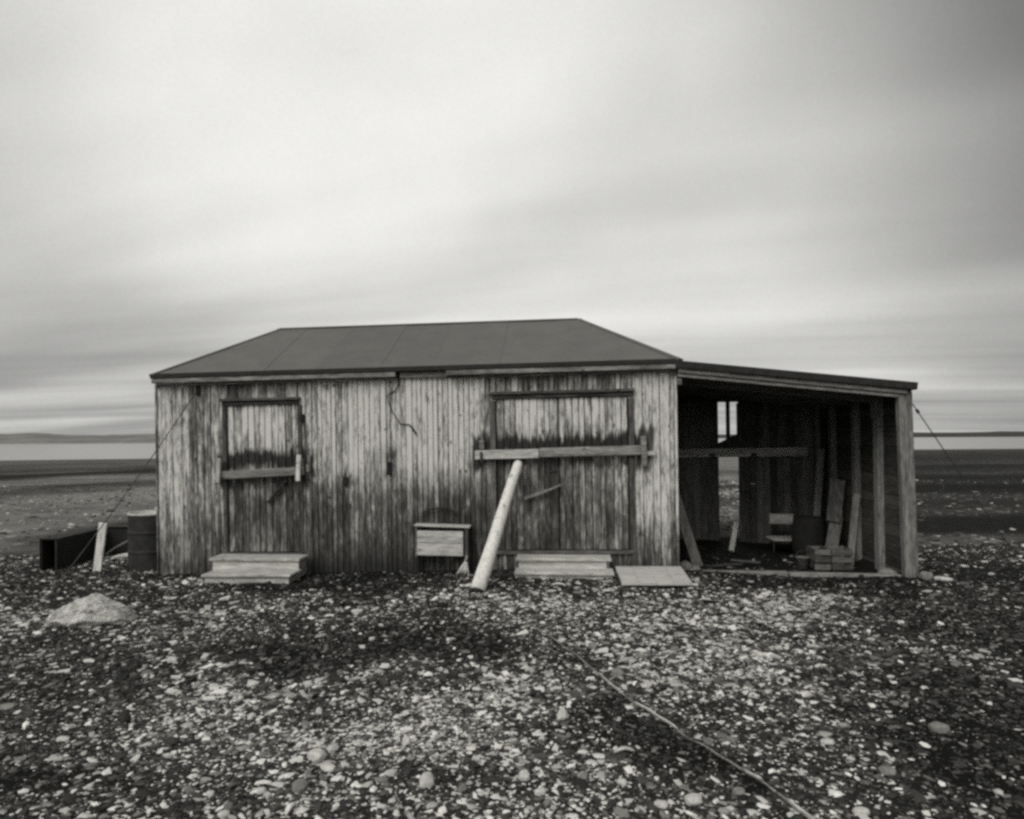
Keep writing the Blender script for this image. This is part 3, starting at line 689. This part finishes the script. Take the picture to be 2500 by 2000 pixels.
# side wall: outside boards lying level, studs inside
ls = mk('lean_to_side_wall', *cbox((2.705, 0.03, -0.15), (2.712, DEP, 2.10), .001), M_back, hut)
z = -0.15
while z < 2.10:
    h = random.uniform(0.10, 0.14)
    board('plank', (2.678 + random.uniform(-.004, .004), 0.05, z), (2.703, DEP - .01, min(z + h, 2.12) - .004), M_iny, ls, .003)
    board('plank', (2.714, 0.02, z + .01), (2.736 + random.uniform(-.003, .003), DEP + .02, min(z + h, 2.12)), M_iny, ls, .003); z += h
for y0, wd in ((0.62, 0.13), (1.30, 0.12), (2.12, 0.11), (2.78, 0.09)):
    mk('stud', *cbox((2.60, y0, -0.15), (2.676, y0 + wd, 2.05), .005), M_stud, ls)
board('stud_splice', (2.585, 0.60, 1.78), (2.598, 0.78, 2.04), M_stud, ls)
mk('post', *beam_between((2.665, -0.03, -0.12), (2.615, -0.03, 2.075), 0.15, 0.10, (0, 1, 0), .008), M_bare_z, hut)
board('post_cap', (2.50, -0.05, 2.03), (2.56, 0.01, 2.11), M_bare_z, hut)
board('sill_board', (0.05, -0.05, -0.08), (1.28, 0.03, 0.003), M_fascia, hut, .006, vtilt(-0.014, 0)); board('sill_board', (1.30, -0.05, -0.08), (2.56, 0.035, 0.003), M_fascia, hut, .006, vtilt(-0.020, 0))

# ------------------------------------------------------------------ things by the front wall
def hut_thing(name, x, y, z, label, cat, group=None, yaw=0.0):
    return empty(name, hw(x, y, z), (0, 0, YAW + yaw), label, cat, group)
def gz(x, y): return float(gheight(x, y))
def hgz(x, y): p = hw(x, y, 0); return gz(p.x, p.y) - p.z       # ground level in hut coordinates
# steps
s1 = hut_thing('wooden_steps', -5.02, 0, 0, 'two-tread wooden steps below the narrow barred door', 'steps', 'steps at the hut doors')
gl = hgz(-5, -.4)
board('tread', (-0.56, -0.36, 0.175), (0.55, -0.055, 0.208), M_bare, s1, .006); board('tread', (-0.50, -0.66, 0.042), (0.56, -0.31, 0.072), M_bare, s1, .006, vtilt(0.01, 0))
board('riser', (-0.53, -0.325, gl - .05), (0.53, -0.30, 0.173), M_bare, s1); board('riser', (-0.47, -0.625, gl - .08), (0.53, -0.60, 0.040), M_bare, s1)
mk('side_board', *merge([cbox((0.50, -0.299, gl - .05), (0.528, -0.06, 0.163)), cbox((0.501, -0.598, gl - .05), (0.53, -0.326, 0.02))]), M_trimx, s1)
mk('side_board', *merge([cbox((-0.528, -0.299, gl - .05), (-0.50, -0.06, 0.163)), cbox((-0.47, -0.598, gl - .05), (-0.44, -0.326, 0.02))]), M_trimx, s1)
s2 = hut_thing('wooden_steps', -1.345, 0, 0, 'two-tread wooden steps below the wide double door', 'steps', 'steps at the hut doors')
gl = hgz(-1.3, -.4)
board('tread', (-0.55, -0.33, 0.165), (0.555, -0.055, 0.198), M_bare, s2, .006); board('tread', (-0.555, -0.56, 0.045), (0.57, -0.28, 0.078), M_bare, s2, .006)
board('riser', (-0.52, -0.29, gl - .05), (0.50, -0.265, 0.163), M_bare, s2); board('riser', (-0.545, -0.53, gl - .08), (0.55, -0.50, 0.043), M_bare, s2)
mk('side_board', *merge([cbox((0.505, -0.262, gl - .05), (0.53, -0.06, 0.163)), cbox((0.52, -0.498, gl - .05), (0.548, -0.292, 0.043))]), M_trimx, s2)
mk('side_board', *merge([cbox((-0.53, -0.262, gl - .05), (-0.50, -0.06, 0.163)), cbox((-0.54, -0.498, gl - .05), (-0.51, -0.292, 0.043))]), M_trimx, s2)
# flat hatch on the ground
hp = [Vector((1.20, 8.16, 0.075)), Vector((1.96, 8.12, 0.075)), Vector((1.885, 7.30, 0.055)), Vector((1.15, 7.33, 0.055))]
hb = sum(hp, Vector()) / 4; hb.z = 0.0
hat = empty('hatch_panel', hb, label='flat pale wooden panel lying on the gravel before the hut corner', cat='panel')
for i in range(4):
    a, b = i / 4 + .002, (i + 1) / 4 - .002
    q = [hp[0].lerp(hp[1], a), hp[0].lerp(hp[1], b), hp[3].lerp(hp[2], b), hp[3].lerp(hp[2], a)]
    mk('plank', *prism([p - hb - Vector((0, 0, .026)) for p in q][::-1], (0, 0, .026)), M_hatch, hat)
for t in (0.12, 0.86):
    mk('batten', *beam_between(hp[0].lerp(hp[3], t) - hb - Vector((0, 0, .05)), hp[1].lerp(hp[2], t) - hb - Vector((0, 0, .05)), .06, .045), M_trimx, hat)
# leaning white pole
p0 = Vector((-0.37, 7.30, gz(-.37, 7.3) + 0.02)); p1 = hw(-1.865, -0.155, 1.285)
pole = empty('leaning_pole', p0, label='smooth white driftwood pole leaning against the long door bar', cat='pole')
n = 14; pts = [(p1 - p0) * (i / n) + Vector((0.004 * math.sin(i * .45), 0, 0.0)) for i in range(n + 1)]
d = (p1 - p0).normalized(); pts += [p1 - p0 + d * .03, p1 - p0 + d * .045]
V, F = tube(pts, [0.082 - 0.028 * i / n + 0.001 * math.sin(i * 1.1) for i in range(n + 1)] + [0.043, 0.018], 20)
mk('shaft', V, F, M_bleach, pole, True)
V, F = tube([d * -0.03 + Vector((0, 0, -.01)), d * -0.001], [0.07, 0.0795], 20); mk('dark_end', V, F, M_black, pole, True)  # lower end of the pole, coloured black
# small box table beside the pole
ct = hut_thing('box_table', -2.80, 0, 0, 'small box table with a two-board front standing against the wall', 'table')
gl = hgz(-2.8, -.2)
board('table_top', (-0.325, -0.20, 0.548), (0.345, -0.02, 0.568), M_bare, ct, .004, vtilt(-.03, 0))
for z0, z1 in ((0.355, 0.500), (0.205, 0.350)): board('front_board', (-0.29, -0.185, z0), (0.265, -0.165, z1), M_bare, ct, .004, vtilt(-.012, 0))
board('side_panel', (0.268, -0.186, 0.19), (0.285, -0.03, 0.535), M_black, ct); board('side_panel', (-0.312, -0.18, 0.19), (-0.292, -0.03, 0.54), M_darkz, ct)  # right panel black: its shaded side put into the colour
board('corner_strip', (0.288, -0.19, 0.17), (0.325, -0.15, 0.53), M_darkz, ct)
for x0, y0 in ((-0.31, -.17), (0.27, -.17), (-0.31, -.07), (0.27, -.07)): board('leg', (x0, y0, gl - .03), (x0 + .035, y0 + .035, 0.186), M_black, ct)  # legs coloured black to paint the shade under the box
V, F = tube([(-0.26 + 0.43 * t, -0.035, 0.57 + 0.19 * math.sin(math.pi * (0.12 + 0.76 * t)) ** 0.45) for t in np.linspace(0, 1, 24)], 0.009, 6); mk('wire_handle', V, F, M_black, ct, True)
# frayed rope by the table
fr = hut_thing('frayed_rope', -2.49, -0.24, 0.0, 'pale frayed rope end spreading beside the box table', 'rope')
V, F = [], []
parts = []
gl = hgz(-2.5, -.24)
for i in range(8):
    a = -0.11 + 0.14 * i / 7; parts.append(tube([(0.0 + 0.012 * math.sin(i), 0, 0.175), (a * .35, random.uniform(-.02, .01), 0.11), (a * .9, random.uniform(-.03, .01), gl + .03), (a * 1.1, random.uniform(-.04, 0), gl + .0)], [0.007, 0.008, 0.006, 0.003], 5))
mk('strands', *merge(parts), M_bleach, fr, True)
V, F = tube([(0, 0, .15), (.004, 0, .185), (0.003, 0.01, .22)], [0.016, 0.015, 0.010], 8); mk('knot', V, F, M_trimx, fr, True)
# cable hanging from the eave
pts = [(-3.32, -.03, 2.39), (-3.325, -.02, 2.27), (-3.36, -.012, 2.20), (-3.45, -.012, 2.16), (-3.452, -.012, 2.05), (-3.40, -.012, 1.93), (-3.31, -.012, 1.79), (-3.20, -.014, 1.78), (-3.17, -.018, 1.75), (-3.11, -.02, 1.655)]
cb = hut_thing('hanging_cable', 0, 0, 0, 'thin dark cable straggling down the wall from the eave', 'cable')
cb.rotation_euler = (0, -TILT, YAW)
V, F = tube(pts, [.011, .010, .007, .006, .006, .006, .006, .007, .011, .009], 8); mk('cable', V, F, M_black, cb, True)
# guy wires
a = hw(-5.87, -0.035, 2.24); b = Vector((-4.94, 7.36, gz(-4.94, 7.36)))
gw = empty('guy_wire', b, label='thin guy wire running from the hut front to the ground by the boulder', cat='wire')
V, F = tube([Vector((0, 0, -.03)), *[(a - b) * t - Vector((0, 0, .05 * math.sin(math.pi * t))) for t in np.linspace(0.02, 1, 16)]], 0.006, 6); mk('wire', V, F, M_wire, gw, True)
a = hw(2.73, 0.0, 1.93); b = hw(4.02, 0.05, -0.05); b.z = gz(b.x, b.y)
gw2 = empty('guy_wire', b, label='guy wire with a tensioner slanting from the lean-to post', cat='wire')
V, F = tube([(a - b) * t for t in np.linspace(-.02, 1, 12)], 0.006, 6); mk('wire', V, F, M_wire, gw2, True)
V, F = tube([(a - b) * t for t in (0.945, 0.95, 0.965, 0.97)], [.006, .019, .019, .006], 8); mk('tensioner', V, F, M_iron, gw2, True)

# ------------------------------------------------------------------ left of the hut
bx, by = -4.81, 9.30
dr_ = empty('oil_drum', (bx, by, gz(bx, by) - .03), label='dark rusted oil drum standing behind the hut corner', cat='drum')
prof = [(0.0, 0.0), (0.27, 0.0), (0.288, 0.008), (0.29, 0.03), (0.29, 0.225), (0.29, 0.24), (0.298, 0.252), (0.298, 0.268), (0.29, 0.28), (0.29, 0.295), (0.288, 0.475), (0.288, 0.49), (0.297, 0.502), (0.297, 0.518), (0.288, 0.53), (0.288, 0.545), (0.287, 0.72), (0.287, 0.735)]
V, F = lathe(prof, 40); mk('body', V, F, M_drum, dr_, True)
V, F = lathe([(0.286, 0.735), (0.297, 0.742), (0.297, 0.756), (0.286, 0.763), (0.276, 0.755), (0.276, 0.735), (0.0, 0.730)], 40); mk('rim', V, F, M_bare, dr_, True)
# steel box channel
tb = Vector((-6.0, 9.0, gz(-6.0, 9.0) - .02))
tr = empty('steel_channel', tb, (0, 0, R_(2)), label='long black hollow steel channel lying behind the white stake', cat='channel')
Lc = 1.15
mk('body', *merge([cbox((-.095, 0.0, 0), (-.080, Lc, .43)), cbox((.080, 0.0, 0), (.095, Lc, .43)), cbox((-.079, 0.004, .415), (.079, Lc, .43)), cbox((-.079, 0.004, 0), (.079, Lc, .015))]), M_black, tr)
mk('rim', *merge([cbox((-.110, -.012, -.0), (-.096, .012, .445)), cbox((.096, -.012, 0), (.110, .012, .445)), cbox((-.0955, -.012, .431), (.0955, .012, .445))]), M_drum, tr)
pb = Vector((-5.75, 10.2, gz(-5.75, 10.2) - .03))
sp = empty('steel_plate', pb, (0, 0, R_(-3)), label='black steel plate on edge between the stake and the drum', cat='plate')
mk('plate', *cbox((-.35, 0, 0), (.75, .03, .44)), M_black, sp); mk('flange', *cbox((-.36, -.03, .441), (.76, .06, .46)), M_drum, sp)
# white stake
sb_ = Vector((-5.36, 8.95, gz(-5.36, 8.95)))
sk = empty('wooden_stake', sb_, label='flat white wooden stake driven in beside the steel channel', cat='stake')
mk('stake', *beam_between((0.0, 0.02, -.06), (0.10, 0.0, .625), 0.105, 0.03, (0, 1, 0), .006), M_bleach, sk)
# driftwood beside the drum
for p0, p1, r0, r1, lab in (((-5.62, 9.75, .0), (-5.15, 9.62, .13), .022, .04, 'pale driftwood log lying against the oil drum'), ((-5.60, 9.60, .10), (-5.05, 9.5, .43), .013, .011, 'thin grey rod propped between the stake and the drum')):
    o = Vector((p0[0], p0[1], gz(p0[0], p0[1]))); q = Vector((p1[0] - p0[0], p1[1] - p0[1], p1[2]))
    V, F = tube([Vector((0, 0, p0[2] + r0)) + (q - Vector((0, 0, p0[2]))) * t + Vector((0, 0, .01 * math.sin(t * 7))) for t in np.linspace(0, 1, 8)], [r0 + (r1 - r0) * t for t in np.linspace(0, 1, 8)], 10)
    tag(mk('driftwood' if r1 > .02 else 'rod', V, F, M_bleach if r1 > .02 else M_trimx, None, True, o), lab, 'driftwood' if r1 > .02 else 'rod')
# boulder
V0, F0 = ico(4)
def rock(seed, dims, peak=0.0, rough=0.16):
    P = V0.copy(); n = fbm(P[:, 0] * 1.3 + seed, P[:, 1] * 1.3 + P[:, 2] * 1.7 + seed, 4) - 0.5
    n2 = fbm(P[:, 0] * 5 + seed * 2, P[:, 2] * 5 + P[:, 1] * 4, 4) - 0.5
    P = P * (1 + n[:, None] * rough * 3 + n2[:, None] * rough)
    if peak:
        up = np.clip(P[:, 2], 0, None); P[:, :2] *= (1 - peak * up)[:, None]
    return P * np.array(dims)
cuts = [((-.50, -.10, .86), .232), ((.52, -.12, .85), .250), ((-.8, -.2, .55), .285), ((.82, -.2, .5), .305), ((.05, -.30, .95), .222), ((0, -.78, .62), .225), ((-.45, -.68, .58), .235), ((.48, -.70, .52), .245), ((0, .8, .6), .23), ((-.5, .6, .6), .24), ((.5, .6, .6), .25),
        ((-.95, -.1, .3), .335), ((.96, 0, .28), .345), ((-.7, -.7, -.1), .30), ((.75, -.65, -.15), .31), ((.1, -.98, -.2), .27), ((0, .95, 0), .27), ((0, 0, -1), .09), ((.25, -.75, -.6), .20), ((-.3, -.7, -.65), .20)]
rad = np.full(len(V0), 9.0)
for nrm, dd in cuts:
    nv_ = np.array(nrm) / np.linalg.norm(nrm); c_ = V0 @ nv_; rad = np.where(c_ > 0.05, np.minimum(rad, dd / np.maximum(c_, 0.05)), rad)
nn = fbm(V0[:, 0] * 3 + 7, V0[:, 1] * 3 + V0[:, 2] * 4, 4) - 0.5; n3_ = fbm(V0[:, 0] * 14 + 7, V0[:, 1] * 11 + V0[:, 2] * 14, 3) - 0.5
P = V0 * np.array((1.04, 1.0, 0.74)) * (rad * (1 + 0.22 * nn + 0.14 * n3_))[:, None]
tag(mk('boulder', P, [list(f) for f in F0], M_rock, None, False, (-3.90, 6.42, gz(-3.90, 6.4) + .04)), 'pale rough peaked boulder alone on the gravel', 'boulder')

# ------------------------------------------------------------------ inside the lean-to
def inside(name, x, y, label, cat, group=None, yaw=0.0):
    p = hw(x, y, 0); return empty(name, (p.x, p.y, gz(p.x, p.y)), (0, 0, YAW + yaw), label, cat, group)
t = inside('leaning_board', .42, .72, 'rough grey board leaning inside the left wall of the lean-to', 'board')
mk('board', *beam_between((-.03, 0, 0.0), (-.33, 0.12, 1.0), .13, .03, (0, 1, 0), .006), M_inz, t)
mk('splinter', *beam_between((-.28, -.02, .70), (-.40, 0.08, 1.18), .05, .02, (0, 1, 0), .004), M_inz, t)
t = inside('short_stake', 1.18, 2.30, 'short white stake leaning in the gap of the lean-to back wall', 'stake')
mk('stake', *beam_between((0, 0, 0), (.10, .10, .42), .075, .028, (0, 1, 0), .005), M_bleach, t)
t = inside('chair', 1.95, 2.25, 'small chair with pale back and seat before the inner door', 'chair')
board('backrest', (-.18, .12, .42), (.17, .14, .57), M_bare, t); board('seat', (-.24, -.24, .215), (.15, .12, .24), M_bare, t)
for xx, yy, h in ((-.22, -.22, .21), (.11, -.22, .21), (-.16, .125, .45), (.13, .125, .45)):
    V, F = tube([(xx, yy, 0), (xx, yy + .005, h)], .011, 8); mk('leg', V, F, M_iron, t, True)
t = inside('dark_barrel', 2.12, 1.75, 'dark barrel standing in the shadow behind the crates', 'barrel')
V, F = lathe([(0, 0), (.19, 0), (.215, .18), (.22, .33), (.205, .52), (.195, .60), (.17, .60), (.17, .55), (0, .55)], 28); mk('body', V, F, M_black, t, True)
t = inside('leaning_planks', 2.42, 1.55, 'two grey planks leaning behind the crates on the side wall', 'planks')
mk('plank', *beam_between((-.06, 0, 0.15), (.06, 0.10, .62), .17, .022, (0, 1, 0), .004), M_inz, t)
mk('plank', *beam_between((-.01, 0.03, .55), (.09, 0.14, 1.13), .20, .022, (0, 1, 0), .004), M_inz, t)
for cx, cy, w, lab in ((1.98, .95, .20, 'smaller slatted crate beside the bucket in the lean-to'), (2.22, .93, .26, 'slatted wooden crate below the leaning planks')):
    t = inside('wooden_crate', cx, cy, lab, 'crate', 'crates in the lean-to')
    for i in range(3):
        for yy in (-.15, .15): board('slat', (-w / 2, yy - .008, .02 + i * .095), (w / 2, yy + .008, .088 + i * .095), M_inx, t)
        for sx in (-1, 1): board('slat', (sx * (w / 2 - .008) - .0075, -.138, .02 + i * .095), (sx * (w / 2 - .008) + .0075, .138, .088 + i * .095), M_iny, t)
    for sx in (-1, 1):
        for yy in (-.128, .128): board('corner_post', (sx * (w / 2 - .028) - .012, yy - .012, 0), (sx * (w / 2 - .028) + .012, yy + .012, .29), M_inz, t)
    board('bottom', (-w / 2 + .02, -.138, .005), (w / 2 - .02, .138, .018), M_inx, t)
t = inside('leaning_board', 2.50, 2.30, 'narrow pale board leaning upright in the back corner of the lean-to', 'board')
mk('board', *beam_between((-.10, 0, 0.0), (.04, 0.10, 1.55), .10, .025, (0, 1, 0), .004), M_stud, t)
t = inside('leaning_board', 2.52, 1.16, 'short grey board propped between the side wall studs', 'board')
mk('board', *beam_between((-.06, 0, 0.0), (.05, 0.05, .95), .09, .022, (0, 1, 0), .004), M_stud, t)
for sx, sy, L_, a_, lab in ((.75, .9, .55, .35, 'broken lath on the lean-to floor near the leaning board'), (1.15, 1.35, .40, -.5, 'splintered lath on the lean-to floor before the gap'), (1.5, .6, .32, .15, 'short lath on the lean-to floor behind the sill')):
    t = inside('floor_lath', sx, sy, lab, 'lath', 'laths on the lean-to floor', a_)
    board('lath', (-L_ / 2, -.025, .004), (L_ / 2, .025, .024), M_inx, t)
t = inside('bucket', 1.79, 1.0, 'battered small bucket beside the crates', 'bucket')
V, F = lathe([(0, 0), (.075, 0), (.09, .15), (.096, .153), (.096, .16), (.086, .16), (.072, .02), (0, .02)], 24); mk('body', V, F, M_inx, t, True)
V, F = tube([(.092 * math.cos(a), 0.0, .15 + .09 * math.sin(a)) for a in np.linspace(0, math.pi, 14)], .004, 6); mk('handle', V, F, M_wire, t, True)
p = hw(1.56, DEP - .12, .62)
t = empty('hanging_tool', p, (0, 0, YAW), 'wooden handled tool hanging below the rail beam', 'tool')
V, F = tube([(0, 0, .08), (.01, 0, -.05), (.04, 0, -.32)], [.012, .016, .013], 8); mk('shaft', V, F, M_inz, t, True)
board('hook', (-.04, -.01, .06), (.03, .012, .10), M_iron, t)

# ------------------------------------------------------------------ stones one can pick out, cable and sticks
cable = [(.15, 5.66), (.25, 5.44), (.42, 5.01), (.52, 4.72), (.63, 4.37), (.74, 4.10), (.82, 3.91), (.93, 3.62), (1.02, 3.42), (1.10, 3.24), (1.15, 3.10), (1.20, 2.9), (1.24, 2.7), (1.30, 2.3)]
xs = np.interp(np.linspace(0, 13, 90), range(14), [p[0] for p in cable]); ys = np.interp(np.linspace(0, 13, 90), range(14), [p[1] for p in cable])
o = Vector((cable[0][0], cable[0][1], gz(*cable[0])))
gc = empty('ground_cable', o, label='long frayed cable lying half buried across the gravel', cat='cable')
cp = [Vector((a + .003 * math.sin(i * .5), b, gz(a, b) + .032 + .03 * float(sstep(b, 4.2, 4.8)) + .003 * math.sin(i * .9))) - o for i, (a, b) in enumerate(zip(xs, ys))]
V, F = tube(cp, [.0048 + .001 * math.sin(i * .37) for i in range(90)], 8); mk('core', V, F, M_trimx, gc, True)
for i0, i1 in ((24, 30), (33, 46), (60, 66), (72, 80)):                # bare pale lengths
    V, F = tube([p + Vector((.004, 0, .007)) for p in cp[i0:i1]], [.0015] + [.0056] * (i1 - i0 - 2) + [.0015], 8, .7); mk('bare_length', V, F, M_bare, gc, True)
STN = [(-2.52, 5.15, .088, .044, 1, 'pale oval stone in dark gravel below the narrow door'), (-1.13, 5.58, .057, .034, 1, 'small white stone in the dark patch below the box table'), (-1.47, 6.57, .134, .034, 1, 'flat pale slab stone not far before the hut wall'),
       (-1.74, 4.66, .095, .029, 1, 'thin pale sliver of stone on dark soil, left of centre'), (-1.34, 4.56, .062, .047, 1, 'whitish blocky stone between dark patch and pale shingle'), (-1.0, 3.53, .108, .060, 1, 'broad white stone, upper of a pair low in the left half'),
       (-.91, 3.42, .093, .029, 1, 'low flat white stone just below the broad white stone'), (-.99, 3.22, .082, .060, 2, 'rounded grey stone with pale top near the bottom edge'), (-.41, 3.27, .084, .078, 1, 'angular pale block, largest stone of the middle foreground'),
       (-1.16, 3.20, .049, .033, 1, 'small pale stone beside the rounded grey one'), (-1.39, 3.19, .043, .026, 1, 'smallest pale stone in the row by the bottom edge'), (-1.26, 3.02, .057, .026, 1, 'pale flat stone at the bottom edge, left half'),
       (-2.47, 3.82, .078, .033, 1, 'pale tilted stone far out at the left side'), (-2.28, 4.08, .083, .090, 3, 'dark pointed stone standing upright in the left gravel'), (-1.84, 3.75, .102, .038, 3, 'dark flat stone right of the tilted pale one'),
       (-3.15, 4.34, .118, .037, 2, 'long grey stone at the left picture edge'), (-1.15, 4.12, .049, .042, 1, 'white cube-like stone midway down the left gravel'), (-.57, 3.71, .057, .051, 1, 'whitish stone above the angular pale block'),
       (-.11, 3.29, .101, .028, 3, 'long dark flat stone in the middle foreground'), (.05, 3.30, .067, .056, 1, 'pale knobbly stone just right of the long dark one'), (.12, 3.16, .070, .030, 1, 'pale flat stone under the knobbly one'), (.50, 3.22, .055, .033, 1, 'white angular stone left of the ground cable'),
       (.64, 3.03, .072, .029, 1, 'white slab at the bottom edge left of the ground cable'), (.79, 3.06, .089, .042, 1, 'big smooth white stone nearest to the ground cable'), (1.0, 3.10, .063, .048, 2, 'crumbly pale grey stone touching the ground cable'), (1.47, 2.95, .075, .030, 1, 'pale slab at the bottom edge right of the ground cable'),
       (.60, 5.25, .081, .050, 2, 'grey stone beyond the upper end of the ground cable'), (.69, 5.21, .080, .053, 3, 'dark stone touching the grey one beyond the cable end'), (.70, 4.69, .096, .064, 2, 'pale grey stone just right of the upper ground cable'),
       (.28, 3.99, .082, .075, 1, 'pale triangular stone left of the middle of the ground cable'), (1.28, 5.25, .063, .045, 3, 'small black stone in the bright shingle patch'), (1.63, 3.61, .086, .025, 1, 'pale flat stone in the right foreground'), (1.76, 3.28, .089, .039, 2, 'grey rounded stone low in the right foreground'), (2.31, 3.78, .116, .052, 2, 'large grey stone near the right picture edge'),
       (.02, 7.98, .16, .09, 3, 'dark rock beside the steps of the wide door'), (4.72, 7.95, .16, .10, 2, 'pale rock piled at the foot of the lean-to post'), (4.86, 7.86, .22, .05, 1, 'flat pale slab lying by the lean-to post foot')]
V0, F0 = ico(1)
FL = [list(f) for f in F0]
for i, (sx, sy, w, h, m, lab) in enumerate(STN):
    P = rock(i * 1.7 + .3, (w / 2, w * random.uniform(.28, .42), max(h * .62, .02)), 0.4 if h > w * .8 else 0.0, 0.10)
    P = P * (1 + rng.normal(0, .09, P.shape)); P = np.sign(P) * np.minimum(np.abs(P), np.array((w * .42, w * .30, h * .5)))   # broken flat faces
    a = random.uniform(-.5, .5); c, s = math.cos(a), math.sin(a)
    P = P @ np.array([[c, s, 0], [-s, c, 0], [0, 0, 1]])
    tag(mk('stone', P, FL, (None, M_stone, M_stone2, M_stone3)[m], None, False, (sx, sy, gz(sx, sy) + h * .30)), lab, 'stone', 'stones standing out in the gravel')
for (sx, sy, w, a, lab, m) in ((.56, 3.52, .11, .1, 'short pale stick curved on the gravel left of the cable', M_bare), (.49, 7.44, .16, -.15, 'pale splinter of wood on the gravel before the double door steps', M_bleach), (-.97, 3.03, .085, 1.3, 'pale bone-like chip pointing at the bottom edge', M_bleach)):
    V, F = tube([(w * (t - .5) * math.cos(a), w * (t - .5) * math.sin(a), .018 + .02 * math.sin(math.pi * t)) for t in np.linspace(0, 1, 8)], [.006, .011, .013, .013, .012, .012, .010, .005], 8, .7)
    tag(mk('stick', V, F, m, None, True, (sx, sy, gz(sx, sy))), lab, 'stick', 'sticks on the gravel')
for x_, y_, w, h, lab in ((.16, .35, .17, .13, 'grey rock just inside the lean-to by the hut corner'), (.27, .42, .20, .09, 'dark low rock inside the lean-to beside the leaning board'), (2.47, .12, .22, .10, 'rounded rock inside the lean-to at the post foot')):
    p = hw(x_, y_, 0); P = rock(x_ * 9, (w / 2, w * .4, h * .7), 0, .1)
    tag(mk('stone', P, FL, M_stone2, None, False, (p.x, p.y, gz(p.x, p.y) + h * .25)), lab, 'stone', 'stones standing out in the gravel')
